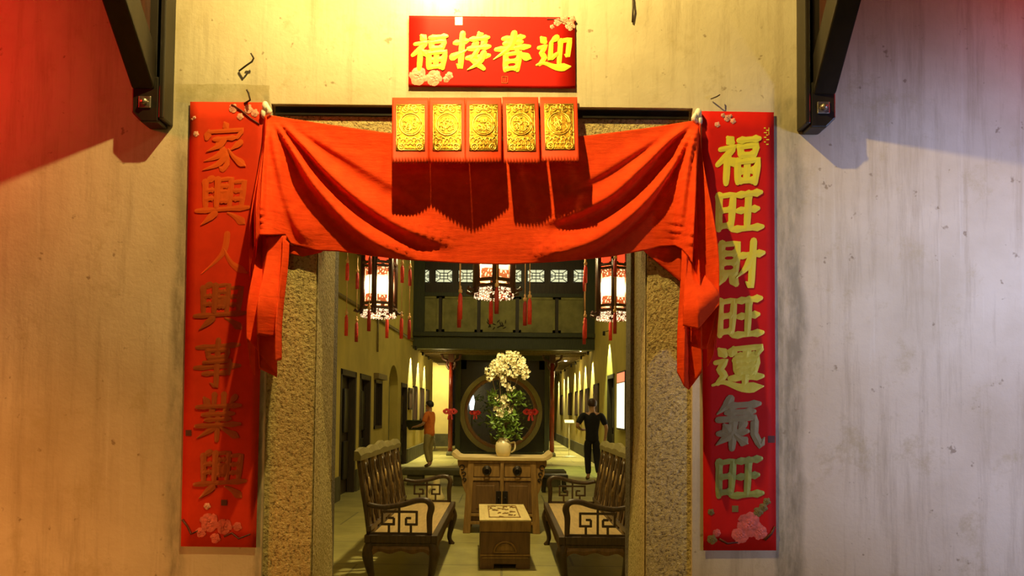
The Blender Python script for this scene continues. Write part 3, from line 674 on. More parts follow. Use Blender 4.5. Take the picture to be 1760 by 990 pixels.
for P, w0, w1, A in FOLDS:
    Q = crom(P, 8); FS.append((Q, w0, w1, A))
def fold_h(px, py):
    h = 0
    for Q, w0, w1, A in FS:
        best = 1e9; k = 0
        for i, q in enumerate(Q):
            d = (q[0] - px) ** 2 + (q[1] - py) ** 2
            if d < best: best = d; k = i
        i = min(max(k, 1), len(Q) - 2); dx, dy = Q[i + 1][0] - Q[i - 1][0], Q[i + 1][1] - Q[i - 1][1]; l = math.hypot(dx, dy)
        sd = ((px - Q[k][0]) * -dy + (py - Q[k][1]) * dx) / l; sd = sd if dx > 0 else -sd     # positive below
        f = k / (len(Q) - 1); w = w0 + (w1 - w0) * f
        d = math.sqrt(best); 
        if abs(sd) < d * .5 and k in (0, len(Q) - 1): sd = d
        amp = 1.35 * A * smooth01(f * 4) * (1 - smooth01((f - .75) / .25))
        s_ = sd / w
        # upper flank gentle, lower flank steep, then a trough
        h += amp * (math.exp(-(s_ / 1.9) ** 2) if s_ < 0 else math.exp(-(s_ / .62) ** 2)) - amp * .35 * math.exp(-((s_ - 1.5) / .8) ** 2)
    return h
def cloth_off(px, py, v):
    mid = smooth01((px - 448) / 60) * smooth01((1200 - px) / 45)
    o = .024 + mid * (-.012 + .010 * v ** 1.4 + .018 * v * v * smooth01((px - 580) / 100) * smooth01((1090 - px) / 100)) + (1 - mid) * (.012 + .095 * v)
    o += .0016 * math.sin(px * .05 + py * .021) * v + .0012 * math.sin(px * .023 - py * .06)
    return o + fold_h(px, py)
def swag(u, v):
    a, c = Tf(u), Bf(u); sag = 0
    px, py = a[0] + (c[0] - a[0]) * v, a[1] + (c[1] - a[1]) * v
    pinch = min(1, math.dist((px, py), (458, 197)) / 26, math.dist((px, py), (1202, 206)) / 26)
    return F(px, py, .012 + (cloth_off(px, py, v) - .012) * pinch)
MB().grid(swag, 230, 90).build('swag', M['cloth'], cl, solid=.0025)
def tail(knots, name, nv=40, per=6, ks=1.0):
    knots = [((a[0], a[1], a[2]), (c[0], c[1], c[2] * ks)) for a, c in knots]
    # knots: (top px, py, off) -> (bottom px, py, off), with a waist shaping
    b = MB(); 
    def lin(P):
        o = []
        for a, c in zip(P, P[1:]): o += [tuple(x + (y - x) * f for x, y in zip(a, c)) for f in (0, .08, .3, .55, .8, .94)]
        return o + [P[-1]]
    TT = lin([k[0] for k in knots]); BB = lin([k[1] for k in knots]); n = len(TT) - 1
    def fn(u, v):
        i = min(int(round(u * n)), n); a, c = TT[i], BB[i]; e = smooth01(min(1, v * 1.25)) if v < .8 else 1
        px = a[0] + (c[0] - a[0]) * e; py = a[1] + (c[1] - a[1]) * v; of = a[2] + (c[2] - a[2]) * e
        of += .006 * math.sin(v * 9 + u * 5)
        return F(px, py, max(.014, of))
    return b.grid(fn, n, nv).build(name, M['cloth'], cl, solid=.0025)
tail([((497, 418, .050), (484, 618, .050)), ((486, 408, .065), (473, 622, .088)), ((492, 405, .045), (479, 580, .066)), ((462, 406, .070), (442, 576, .112)), ((452, 406, .055), (446, 634, .06)),
      ((470, 405, .035), (476, 648, .045)), ((450, 404, .045), (441, 600, .075)), ((444, 402, .055), (424, 582, .085)), ((441, 400, .03), (430, 628, .045)), ((442, 402, .02), (438, 645, .03))], 'cloth_tail', ks=2.0)
# rolled edge running from the left nail down to the gathered tail
tail([((458, 199, .02), (446, 404, .055)), ((457, 199, .028), (440, 415, .085)), ((456, 199, .022), (436, 430, .045)), ((455, 200, .022), (428, 470, .060)), ((454, 201, .016), (432, 480, .025))], 'cloth_edge', ks=2.3)
tail([((1172, 425, .05), (1164, 640, .055)), ((1180, 428, .075), (1176, 664, .085)), ((1188, 436, .05), (1184, 670, .055)), ((1196, 300, .055), (1206, 640, .085)), ((1197, 300, .035), (1188, 600, .04)),
      ((1201, 230, .035), (1214, 600, .05)), ((1203, 215, .04), (1236, 525, .085)), ((1204, 212, .028), (1226, 610, .05)), ((1204, 212, .02), (1216, 630, .024))], 'cloth_tail', ks=1.7)
tail([((1180, 430, .06), (1174, 560, .075)), ((1188, 446, .078), (1200, 565, .11)), ((1200, 452, .06), (1236, 524, .095)), ((1204, 430, .04), (1230, 600, .05))], 'cloth_fold', ks=1.7)

# folded-back hem hanging behind the swag at both lower corners
for T_, B_ in (([(1104, 428), (1135, 422), (1174, 420)], [(1108, 433), (1140, 460), (1172, 486)]), ([(484, 418), (520, 426), (556, 430)], [(490, 434), (520, 441), (552, 434)])):
    MB().grid(lambda u, v: F(lerp(u, [(0, T_[0][0]), (.5, T_[1][0]), (1, T_[2][0])]) * (1 - v) + v * lerp(u, [(0, B_[0][0]), (.5, B_[1][0]), (1, B_[2][0])]),
              lerp(u, [(0, T_[0][1]), (.5, T_[1][1]), (1, T_[2][1])]) * (1 - v) + v * lerp(u, [(0, B_[0][1]), (.5, B_[1][1]), (1, B_[2][1])]), .004 + .006 * math.sin(u * 7)), 14, 8).build('cloth_back_fold', M['cloth'], cl, solid=.002)

# knots and nails that hold the cloth
for (x, y, lab) in ((456, 187, 'pale knotted cord tying the red cloth at its upper left corner'), (1200, 199, 'pale knotted cord tying the red cloth at its upper right corner')):
    b = MB(); s_ = 1 if x < 800 else -1
    b.ball(F(x, y - 4, .02), .018, 10, 6, (.7, .8, 1.1)); b.ball(F(x - s_ * 3, y + 8, .018), .015, 10, 6, (.7, .7, 1.3))
    b.tube([F(x + s_ * 3, y - 5, .02), F(x + s_ * 8, y + 4, .03), F(x + s_ * 2, y + 12, .025)], [.008, .010, .006], 6)
    k = tag(b.build('cord_knot', M['white']), lab, 'knot', 'cord knots of the cloth')
# wires on the wall
def wire(pts, lab, r=.0035):
    b = MB(); b.tube([F(x, y, o) for x, y, o in pts], r, 6); tag(b.build('bent_wire', M['wire']), lab, 'wire', 'stray wires on the plaster wall')
wire([(411, 122, .004), (424, 112, .03), (433, 106, .02), (436, 100, .03), (431, 91, .04)], 'bent dark wire hook on bare plaster above the left scroll')
wire([(420, 178, .006), (430, 172, .03), (427, 160, .02), (424, 154, .03)], 'short curled dark wire at the top edge of the left scroll')
wire([(1088, -4, .006), (1088, 14, .012), (1087, 38, .006)], 'straight dark wire hanging from the top right of the red plaque wall')
wire([(1222, 170, .006), (1232, 166, .03), (1237, 163, .02)], 'tiny dark wire end above the right scroll', .0025)

# ------------------------------------------------------------------ red packets
PK = [  # px left, right, top y, bottom y, off at bottom-left, bottom-right
    (674, 736.8, 168, 277, .130, .092), (737.2, 799.8, 168, 277, .092, .130), (800.2, 862, 168, 277, .130, .092), (863, 925, 167, 278, .118, .112), (928, 992, 167, 275, .125, .135)]
PLAB = ['leftmost of the five red packets hung over the cloth', 'second from left of the five red packets hung over the cloth', 'middle one of the five red packets hung over the cloth',
        'second from right of the five red packets hung over the cloth', 'rightmost red packet of the five, set slightly apart by a gap']
for k, (xl, xr, yt, yb, ol, orr) in enumerate(PK):
    dx = 1.5 if k >= 3 else 0
    def off_(u, v, lift=0): return .012 + (ol + (orr - ol) * u - .012) * (v ** 1.25) + .010 * math.sin(PI * v) + .004 * math.sin(PI * u) + lift
    def PP(u, v, lift=0): return F(xl + (xr - xl) * u + dx * v * 2, yt + (yb - yt) * v, off_(u, v, lift))
    t = thing('red_packet', PLAB[k] + ', gold embossed front', 'red packet', PP(.5, 1), 'red packets over the doorway')
    b = MB(); nu = 24
    def card(u, v):
        i = round(u * nu); vv = v
        if v > .999: vv = 1 + (.045 if i % 2 else 0)
        return PP(u, vv)
    b.grid(card, nu, 14).build('packet_card', M['packet'], t, solid=.0012, fix=False)
    b = MB(); b.grid(lambda u, v: PP(.10 + .80 * u, .10 + .74 * v, .0022), 12, 14); b.build('gold_panel', M['foil_ground'], t, solid=.0008, fix=False)
    e = MB(); rnd = random.Random(k); asp = (yb - yt) / (xr - xl)
    def ring(cu, cv, r, w, n=26, a0=0, a1=2 * PI): e.tube([PP(cu + r * math.cos(a0 + (a1 - a0) * j / n), cv + r * math.sin(a0 + (a1 - a0) * j / n) / asp, .0035) for j in range(n + 1)], w, 5)
    ring(.5, .42, .30, .0026); ring(.5, .42, .25, .0014); ring(.25, .78, .085, .0026); ring(.75, .78, .085, .0026); ring(.25, .78, .035, .002); ring(.75, .78, .035, .002)
    for q in range(5): a = PI + PI * (q + .5) / 5; ring(.5 + .16 * math.cos(a), .21 + .06 * math.sin(a), .07, .002, 10)
    for q in range(7): ring(.2 + .1 * q, .66 + .025 * (q % 2), .055, .002, 10, PI, 2 * PI)
    for q in range(6): ring(.22 + .11 * q, .72, .04, .002, 8, 0, PI * 1.4)
    for q in range(12): ring(rnd.uniform(.34, .66), rnd.uniform(.34, .50), rnd.uniform(.03, .08), .0018, 9, rnd.random() * 6, rnd.random() * 3 + 7)
    for (u, v) in ((.17, .16), (.83, .16), (.17, .56), (.83, .56)): ring(u, v, .05, .0018, 10); ring(u, v + .05, .04, .0018, 8, 0, PI)
    for (u0, v0, u1, v1) in ((.12, .115, .88, .115), (.12, .825, .88, .825), (.12, .115, .12, .825), (.88, .115, .88, .825)): e.tube([PP(u0 + (u1 - u0) * q / 6, v0 + (v1 - v0) * q / 6, .003) for q in range(7)], .0016, 5)
    e.build('embossed_emblem', M['foil'], t)

# ------------------------------------------------------------------ brackets
def bracket(label, xo, xi, ybot, slope, out):
    # xo: outer pixel of foot front face, xi: inner pixel; foot front face stands .07 off the wall
    D = .075; k = (YF - D) / YF
    def G(px, py): p = at(px, py, YF - D); return p
    a, c = G(xo, ybot), G(xi, ybot); X0, X1 = min(a.x, c.x), max(a.x, c.x); z0 = a.z; zt = 3.7
    t = thing('wooden_bracket', label, 'bracket', ((X0 + X1) / 2, YF, z0), 'black timber wall brackets')
    y0 = YF - D; ch = .035; xs = X0 if out < 0 else X1; xo_ = xs - out * ch
    sx = X1 if out < 0 else X0
    poly = [(sx, z0), (xo_, z0), (xs, z0 + ch), (xs, z0 + .17), (sx, z0 + .17)]
    b = MB(); b.prism(poly, lambda u, v, d: Vector((u, d, v)), y0, YF); b.box(X0 + .012, X1 - .012, y0 + .01, YF, z0 + .16, zt); b.build('wall_post', M['black_wood'], t, bevel=.006)
    # inner fascia strip facing the door
    b = MB(); b.box(*((sx, sx + .02) if out < 0 else (sx - .02, sx)), y0 - .004, YF, z0 + .012, zt); b.build('side_strip', M['black_wood'], t, bevel=.005)
    # 45 degree strut running out from the wall
    zs = z0 + .12; b = MB(); Lr = 1.3; w = .085
    xa, xb = (X0, X0 + w) if out < 0 else (X1 - w, X1)
    b.add([(xa, y0, zs), (xb, y0, zs), (xb, y0, zs + .15), (xa, y0, zs + .15), (xa, y0 - Lr * slope, zs + Lr), (xb, y0 - Lr * slope, zs + Lr), (xb, y0 - Lr * slope, zs + Lr + .15), (xa, y0 - Lr * slope, zs + Lr + .15)],
          [(0, 1, 2, 3), (4, 7, 6, 5), (0, 4, 5, 1), (3, 2, 6, 7), (0, 3, 7, 4), (1, 5, 6, 2)])
    b.build('diagonal_strut', M['black_wood'], t, bevel=.006)
    # solid gusset board between post and strut
    b = MB(); gx = (X0 + .03, X0 + .055) if out < 0 else (X1 - .055, X1 - .03)
    b.prism([(YF - .03, zs + .1), (y0, zs + .1), (y0 - Lr * slope, zs + .1 + Lr), (YF - .03, zs + .1 + Lr)], lambda u, v, d: Vector((d, u, v)), *gx); b.build('gusset_board', M['lantern_wood'], t)
    zc = z0 + .072; xc = (X0 + X1) / 2
    b = MB(); b.box(xc - .022, xc + .022, y0 - .005, y0 + .002, zc - .022, zc + .022); w_ = b.build('square_washer', M['iron'], t, bevel=.002)
    b = MB(); b.lathe([(.0001, -.019), (.010, -.018), (.013, -.012), (.013, -.004)], (xc, y0, zc), 10, 'Y'); b.build('bolt', M['iron'], w_)
bracket('black timber bracket with diagonal strut and bolt, at top left of the wall', 225, 272, 209, .98, -1)
bracket('black timber bracket with diagonal strut and bolt, at top right of the wall', 1437, 1393, 219, .78, 1)

# ================================================================== HALL FURNITURE
def make_bench(label, loc, rz):
    t = thing('carved_settee', label, 'settee', loc, 'carved wooden settees', rz)
    def P(mb, name, m, par=None, bevel=0): return mb.build(name, m, par or t, True, bevel)
    hl, hd, zs = 1.05, .29, .45
    b = MB(); b.box(-hd + .05, hd - .04, -hl + .05, hl - .05, zs - .025, zs); P(b, 'seat', M['seat_wood'], bevel=.004)
    b = MB()
    for x in (-hd, hd - .05): b.box(x, x + .05, -hl, hl, zs - .06, zs + .004)
    for y in (-hl + .001, hl - .061): b.box(-hd + .05, hd - .05, y, y + .06, zs - .06, zs + .004)
    b.box(-hd + .012, hd - .012, -hl + .012, hl - .012, zs - .085, zs - .06)
    P(b, 'seat_frame', M['bench_wood'], bevel=.006)
    # aprons with a drooping curve
    def apron(p0, p1, out):
        p0, p1 = Vector(p0), Vector(p1); b = MB(); n = 24; top = zs - .08
        vv = []
        for i in range(n + 1):
            f = i / n; q = p0 + (p1 - p0) * f; e = abs(f - .5) * 2
            low = top - .055 - .06 * e ** 5 - .012 * math.cos(f * PI * 6)
            for d, z in ((0, top), (.012, (top + low) / 2), (0, low)): vv.append(q + Vector(out) * d + Vector((0, 0, z)))
            for d, z in ((-.02, low), (-.02, top)): vv.append(q + Vector(out) * d + Vector((0, 0, z)))
        ff = [(i * 5 + j, i * 5 + (j + 1) % 5, (i + 1) * 5 + (j + 1) % 5, (i + 1) * 5 + j) for i in range(n) for j in range(5)]
        b.add(vv, ff + [(0, 1, 2, 3, 4), tuple(n * 5 + j for j in range(5))]); P(b, 'apron', M['cab_dark'])
    apron((hd - .02, -hl + .02, 0), (hd - .02, hl - .02, 0), (1, 0, 0)); apron((-hd + .02, -hl + .02, 0), (-hd + .02, hl - .02, 0), (-1, 0, 0))
    apron((-hd + .02, -hl + .02, 0), (hd - .02, -hl + .02, 0), (0, -1, 0)); apron((-hd + .02, hl - .02, 0), (hd - .02, hl - .02, 0), (0, 1, 0))
    for sx in (-1, 1):
        for sy in (-1, 1):
            x, y = sx * (hd - .045), sy * (hl - .05); b = MB()
            pts = crom([(x, y, zs - .06), (x + sx * .022, y + sy * .02, .30), (x + sx * .005, y + sy * .004, .18), (x - sx * .012, y - sy * .01, .08), (x + sx * .012, y + sy * .01, .0)], 5)
            b.tube(pts, [lerp(i / (len(pts) - 1), [(0, .04), (.25, .046), (.6, .028), (.85, .022), (1, .036)]) for i in range(len(pts))], 10); P(b, 'leg', M['bench_wood'])
    # arms with fretwork
    for sy in (-1, 1):
        y = sy * (hl - .035); za = zs + .245
        prof = crom([(-hd + .02, za - .005), (-.15, za - .025), (0.0, za - .005), (.12, za + .03), (.20, za + .028), (.235, za - .02), (.222, za - .10), (.225, zs + .0)], 5)
        b = MB(); b.tube([(x, y, z) for x, z in prof], [lerp(i / (len(prof) - 1), [(0, .020), (.5, .024), (.75, .028), (1, .02)]) for i in range(len(prof))], 8)
        a = P(b, 'armrest', M['bench_wood'])
        f = MB(); w = .018
        def bar(x0, z0, x1, z1): f.beam((x0, y, zs + z0), (x1, y, zs + z1), w, w, (0, 1, 0))
        bar(-.02, .0, -.02, .235); bar(-.155, .185, .12, .185); bar(-.155, .193, -.155, .078); bar(.12, .193, .12, .078)
        bar(-.163, .085, -.055, .085); bar(.128, .085, .03, .085); bar(-.062, .078, -.062, .135); bar(.035, .078, .035, .135); bar(-.105, .135, -.062, .135) ; bar(.035, .135, .075, .135)
        bar(-.10, .02, -.10, .085); bar(.075, .02, .075, .085); bar(-.25, .012, .225, .012)
        f.build('fretwork', M['bench_wood'], a, True)
    # back: stiles, splats, crest
    def bx(f): return lerp(f, [(0, -hd + .03), (.3, -hd + .005), (.6, -hd - .03), (1, -hd - .065)])
    H = .62
    npl = 5; pitch = (2 * hl - .08) / npl
    for k in range(npl + 1):
        y = -hl + .04 + pitch * k; b = MB(); b.tube([(bx(f), y, zs + f * H) for f in [i / 8 for i in range(9)]], .019, 8); P(b, 'stile', M['bench_wood'])
    for k in range(npl):
        yc = -hl + .04 + pitch * (k + .5); b = MB(); n = 14
        def wd(f): return .125 + .022 * math.cos(f * PI * 4) - .02 * f
        for i in range(n):
            f0, f1 = i / n * .97, (i + 1) / n * .97
            vv = []
            for f in (f0, f1):
                for d in (.011, -.011):
                    for q in (-1, 0, 1): vv.append((bx(f) + d + (.008 * (1 + math.sin(f * 22)) * (1 if d > 0 else 0) if q == 0 else 0), yc + q * wd(f), zs + f * H))
            b.add(vv, [(0, 1, 7, 6), (1, 2, 8, 7), (3, 9, 10, 4), (4, 10, 11, 5), (0, 6, 9, 3), (2, 5, 11, 8)], True)
        sp_ = P(b, 'back_splat', M['splat_wood'])
        # carved relief: scroll medallion on each splat
        for q in (-1, 1):
            c = MB(); c.tube([(bx(f) + .016, yc + q * (.05 + .022 * math.sin(f * 11)), zs + f * H) for f in [.08 + .82 * j / 16 for j in range(17)]], [.008 + .006 * math.sin(j * .9) ** 2 for j in range(17)], 6)
            c.build('carved_rib', M['bench_wood'], sp_, True)
        c = MB(); c.ball((bx(.62) + .014, yc, zs + .62 * H), .04, 10, 6, (.35, .8, 1.5))
        c.build('carving', M['seat_wood'], sp_, True)
    b = MB(); n = 60; vv = []
    for i in range(n + 1):
        f = i / n; y = -hl - .03 + (2 * hl + .06) * f; x = bx(1); lo = zs + H - .03; hi = zs + H + .045 + .022 * abs(math.sin(f * PI * npl)) + .02 * math.exp(-((f - .5) / .12) ** 2)
        vv += [(x + .03, y, lo), (x + .034, y, (lo + hi) / 2), (x + .012, y, hi), (x - .02, y, hi), (x - .02, y, lo)]
    ff = [(i * 5 + j, i * 5 + (j + 1) % 5, (i + 1) * 5 + (j + 1) % 5, (i + 1) * 5 + j) for i in range(n) for j in range(5)]
    b.add(vv, ff + [(0, 1, 2, 3, 4), tuple(n * 5 + j for j in range(5))]); P(b, 'crest_rail', M['ring_wood'])
    b = MB(); b.box(-hd + .01, -hd + .05, -hl + .02, hl - .02, zs + .03, zs + .07); P(b, 'back_rail', M['bench_wood'], bevel=.005)
    return t
bench = make_bench('carved dark wooden settee left of the trunk, facing right', (-.80, 6.62, 0), 0)
dup(bench, (.745, 6.62, 0), PI, 'carved dark wooden settee right of the trunk, partly behind the right jamb')

# trunk
t = thing('wooden_chest', 'low wooden chest with pale carved lid standing between the two settees', 'chest', (.012, 6.97, 0), None, R(2.2))
hw, hl, h = .23, .53, .45
b = MB(); b.box(-hw, hw, -hl, hl, .045, h - .115)
b.box(-hw, -hw + .13, -hl, -hl + .05, 0, .05); b.box(hw - .13, hw, -hl, -hl + .05, 0, .05); b.box(-hw, -hw + .13, hl - .05, hl, 0, .05); b.box(hw - .13, hw, hl - .05, hl, 0, .05)
b.build('chest_body', M['cab_dark'], t, True, .006)
b = MB(); b.box(-hw - .006, hw + .006, -hl - .006, hl + .006, h - .11, h - .012); b.build('lid', M['cab_wood'], t, True, .006); lid = t.children[-1]
b = MB(); b.box(-hw - .008, hw + .008, -hl - .008, hl + .008, h - .014, h); b.build('lid_top', M['trunk_top'], lid, True, .003)
b = MB()
for (x0, x1, y0, y1) in ((-.15, .15, -.40, -.385), (-.15, .15, .385, .40), (-.15, -.138, -.4, .4), (.138, .15, -.4, .4)): b.box(x0, x1, y0, y1, h, h + .006)
rnd = random.Random(3)
for q in range(26):
    x, y, a = rnd.uniform(-.12, .12), rnd.uniform(-.36, .36), rnd.random() * 6
    b.tube([(x, y, h + .002), (x + .02 * math.cos(a), y + .03 * math.sin(a), h + .006), (x + .045 * math.cos(a + .5), y + .06 * math.sin(a + .5), h + .002)], .006, 6)
b.build('lid_carving', M['cab_wood'], lid, True)
b = MB(); b.box(-hw + .02, hw - .02, -hl - .012, -hl + .002, .10, .112); b.box(-hw, hw, -hl - .008, -hl, .12, .135)
arc = [(.10 * math.cos(PI * j / 16), .155 + .095 * math.sin(PI * j / 16)) for j in range(17)]
b.tube([(x, -hl - .006, z) for x, z in arc], .010, 6); b.tube([(x * .72, -hl - .004, .16 + (z - .155) * .7) for x, z in arc], .006, 6)
b.tube([(-.105, -hl - .006, .155), (.105, -hl - .006, .155)], .010, 6)
b.build('front_arch', M['cab_wood'], t, True)
b = MB(); b.prism([(.085 * math.cos(PI * j / 16), .16 + .075 * math.sin(PI * j / 16)) for j in range(17)], lambda u, v, d: Vector((u, d, v)), -hl - .004, -hl); b.build('arch_panel', M['cab_wood'], t, True)

# altar cabinet
ACX = at(862, 900, 8.3).x
t = thing('altar_cabinet', 'elm altar cabinet with upturned top, two drawers and two doors behind the trunk', 'cabinet', (ACX, 8.55, 0))
D0, D1 = -.27, .27; ht = .90
b = MB(); prof = [(-.60, .925), (-.585, .965), (-.555, .945), (-.52, .91), (-.49, .90), (.49, .90), (.52, .91), (.555, .945), (.585, .965), (.60, .925), (.565, .885), (.5, .858), (-.5, .858), (-.565, .885)]
b.prism(prof, lambda u, v, d: Vector((u, d, v)), D0 - .02, D1 + .02); b.build('top_board', M['cab_top'], t, True, .006)
def taper(x, z): return x * (1 + .10 * (1 - z / .86))
b = MB()
for sx in (-1, 1):
    for yy in (D0, D1 - .07):
        xs = [(sx * .40, .86), (sx * .33, .86), (sx * .33 * 1.12, 0), (sx * .40 * 1.14, 0)]
        if sx > 0: xs = xs[::-1]
        b = MB(); b.prism(xs, lambda u, v, d, yy=yy: Vector((u, yy + d, v)), 0, .07); b.build('corner_post', M['cab_wood'], t, True, .006)
b = MB()
b.prism([(taper(-.36, .12), .12), (taper(.36, .12), .12), (.36, .855), (-.36, .855)], lambda u, v, d: Vector((u, d, v)), D0 + .03, D1 - .01); b.build('carcass', M['cab_dark'], t, True)
for z0, z1 in ((.62, .655), (.20, .235), (.105, .14), (.825, .86)):
    b = MB(); x = taper(.37, (z0 + z1) / 2); b.box(-x, x, D0 + .002, D0 + .05, z0, z1); b.build('rail', M['cab_wood'], t, True, .004)
b = MB(); b.box(-.022, .022, D0 - .004, D0 + .04, .22, .86); b.build('centre_post', M['cab_wood'], t, True, .004)
for sx in (-1, 1):
    b = MB(); x0, x1 = sorted((sx * .03, sx * .335)); b.box(x0, x1, D0 + .01, D0 + .05, .665, .82); d = b.build('drawer', M['cab_wood'], t, True, .005)
    xc = sx * .18; b = MB(); b.lathe([(.055, 0), (.055, -.006), (.045, -.012), (.02, -.016), (.012, -.03), (.0001, -.032)], (xc, D0 + .01, .745), 16, 'Y')
    b.tube([(xc + .036 * math.cos(a), D0 - .022, .725 + .036 * math.sin(a)) for a in [2 * PI * j / 14 for j in range(15)]], .006, 6); b.build('ring_pull', M['dark_iron'], d, True)
    b = MB(); x0, x1 = sorted((sx * .03, sx * .36)); b.prism([(x0, .24), (x1, .24), (x1 * .96 if sx > 0 else x1, .615), (x0 if sx > 0 else x0 * .96, .615)], lambda u, v, d: Vector((u, d, v)), D0 + .012, D0 + .05)
    b.box(x0 + .055, x1 - .055, D0 + .004, D0 + .02, .29, .565); d = b.build('door', M['cab_dark'], t, True, .006)
    b = MB(); xx = sorted((sx * .006, sx * .07)); b.box(xx[0], xx[1], D0 - .006, D0 + .012, .33, .50); b.lathe([(.012, 0), (.010, -.02), (.0001, -.022)], (sx * .04, D0 - .006, .42), 10, 'Y'); b.build('lock_plate', M['dark_iron'], d, True, .003)
    # carved spandrel wings under the overhang
    b = MB(); P_ = [(.40, .858), (.53, .858), (.525, .80), (.50, .76), (.505, .70), (.475, .64), (.47, .57), (.445, .50), (.415, .44), (.41, .6)]
    P_ = [(sx * u, v) for u, v in P_]; b.prism(P_, lambda u, v, d: Vector((u, d, v)), D0 + .02, D0 + .045); w = b.build('carved_wing', M['cab_wood'], t, True, .004)
    b = MB()
    for (u, v, r) in ((.475, .775, .028), (.455, .70, .022), (.445, .63, .018)): b.tube([(sx * (u + r * math.cos(a)), D0 + .016, v + r * math.sin(a)) for a in [j / 10 * 5.2 for j in range(11)]], .007, 6)
    b.build('wing_carving', M['dark_iron'], w, True)

# vase and flowers
VX = at(865, 776, 8.42)
zt = .90
t = thing('ceramic_jug', 'cream ceramic jug with side handle standing on the altar cabinet', 'jug', (VX.x, 8.42, zt))
b = MB(); b.lathe([(.06, 0), (.075, .005), (.092, .06), (.098, .12), (.088, .165), (.062, .195), (.05, .21), (.058, .225), (.048, .222), (.042, .20), (.0001, .12)], (0, 0, .001), 24); b.build('jug_body', M['ceramic'], t, True)
b = MB(); b.tube(crom([(.085, 0, .16), (.135, 0, .17), (.138, 0, .09), (.094, 0, .05)], 6), .010, 8); b.build('handle', M['ceramic'], t, True)
ft = thing('flower_arrangement', 'tall arrangement of cream blossoms and green leaves in the cream jug', 'flowers', (VX.x, 8.42, zt + .2))
rnd = random.Random(11)
def FP(px, py, dy=0): p = at(px, py, 8.42); return Vector((p.x, 8.42 + dy, p.z))
root = Vector((VX.x, 8.42, zt + .12))
b = MB()
stem_t = [FP(x, y, d) for x, y, d in ((858, 640, 0), (870, 632, -.05), (880, 640, .06), (890, 650, 0), (846, 650, .04), (866, 690, -.04), (860, 680, .05), (876, 690, 0))]
for p in stem_t:
    q = [root, Vector((VX.x + (p.x - VX.x) * .1, 8.42, zt + .24)), root.lerp(p, .55) + Vector((rnd.uniform(-.03, .03), rnd.uniform(-.03, .03), .05)), p]; b.tube(crom([tuple(x) for x in q], 6), .005, 5)
b.build('stem', M['stem'], ft)
def blossom(mb, c, r):
    ax = Vector((rnd.uniform(-1, 1), rnd.uniform(-1.5, .4), rnd.uniform(-.6, .8))).normalized(); u = ax.orthogonal().normalized(); w = ax.cross(u)
    for j in range(5):
        a = 2 * PI * j / 5; d = u * math.cos(a) + w * math.sin(a); e = ax.cross(d)
        mb.add([c, c + d * r * .6 + e * r * .35 + ax * r * .2, c + d * r + ax * r * .45, c + d * r * .6 - e * r * .35 + ax * r * .2], [(0, 1, 2, 3)], True)
def spray(px, py, rx, ry, n, dz=.1):
    mb = MB()
    for _ in range(int(n * 1.7)):
        a, q = rnd.random() * 6.28, math.sqrt(rnd.random()); blossom(mb, FP(px + rx * q * math.cos(a), py + ry * q * math.sin(a), rnd.gauss(0, dz)), rnd.uniform(.014, .024))
    mb.build('blossom_spray', M['petal'], ft, fix=False)
for s_ in ((846, 640, 9, 9, 22), (856, 630, 10, 10, 26), (868, 622, 10, 10, 28), (878, 616, 9, 10, 26), (888, 622, 9, 10, 26), (896, 634, 8, 11, 22), (902, 644, 6, 9, 14), (864, 640, 12, 8, 24), (882, 640, 12, 9, 26),
           (842, 648, 7, 6, 10), (866, 656, 6, 9, 10), (862, 684, 11, 6, 18), (868, 694, 8, 8, 18), (862, 706, 6, 9, 16), (858, 714, 8, 7, 14), (852, 703, 5, 4, 8), (876, 706, 5, 5, 7), (874, 608, 5, 5, 10), (850, 626, 8, 8, 16), (860, 614, 8, 7, 16), (888, 611, 8, 6, 16), (899, 622, 6, 8, 16), (905, 638, 5, 9, 12), (840, 638, 5, 7, 10), (880, 668, 8, 4, 8), (872, 664, 5, 6, 8)): spray(*s_)
def leafy(px, py, rx, ry, n, name='foliage'):
    mb = MB()
    for _ in range(n):
        a, q = rnd.random() * 6.28, math.sqrt(rnd.random()); c = FP(px + rx * q * math.cos(a), py + ry * q * math.sin(a), rnd.gauss(0, .07))
        d = Vector((rnd.uniform(-1, 1), rnd.uniform(-.8, .5), rnd.uniform(-.4, 1))).normalized(); e = d.orthogonal().normalized(); e = (Matrix.Rotation(rnd.random() * 6.28, 3, d) @ e); l = rnd.uniform(.05, .11); nn = d.cross(e)
        mb.add([c, c + d * l * .5 + e * l * .2 + nn * .008, c + d * l, c + d * l * .5 - e * l * .2 + nn * .008, c + d * l * .5 - nn * .006], [(0, 1, 4), (1, 2, 4), (2, 3, 4), (3, 0, 4)], True)
    mb.build(name, M['leaf'], ft, fix=False)
for s_ in ((850, 688, 14, 12, 40), (888, 686, 14, 12, 40), (866, 728, 18, 14, 60), (884, 738, 10, 18, 45), (864, 748, 20, 8, 50), (852, 726, 10, 14, 26), (874, 716, 16, 10, 30)): leafy(*s_)

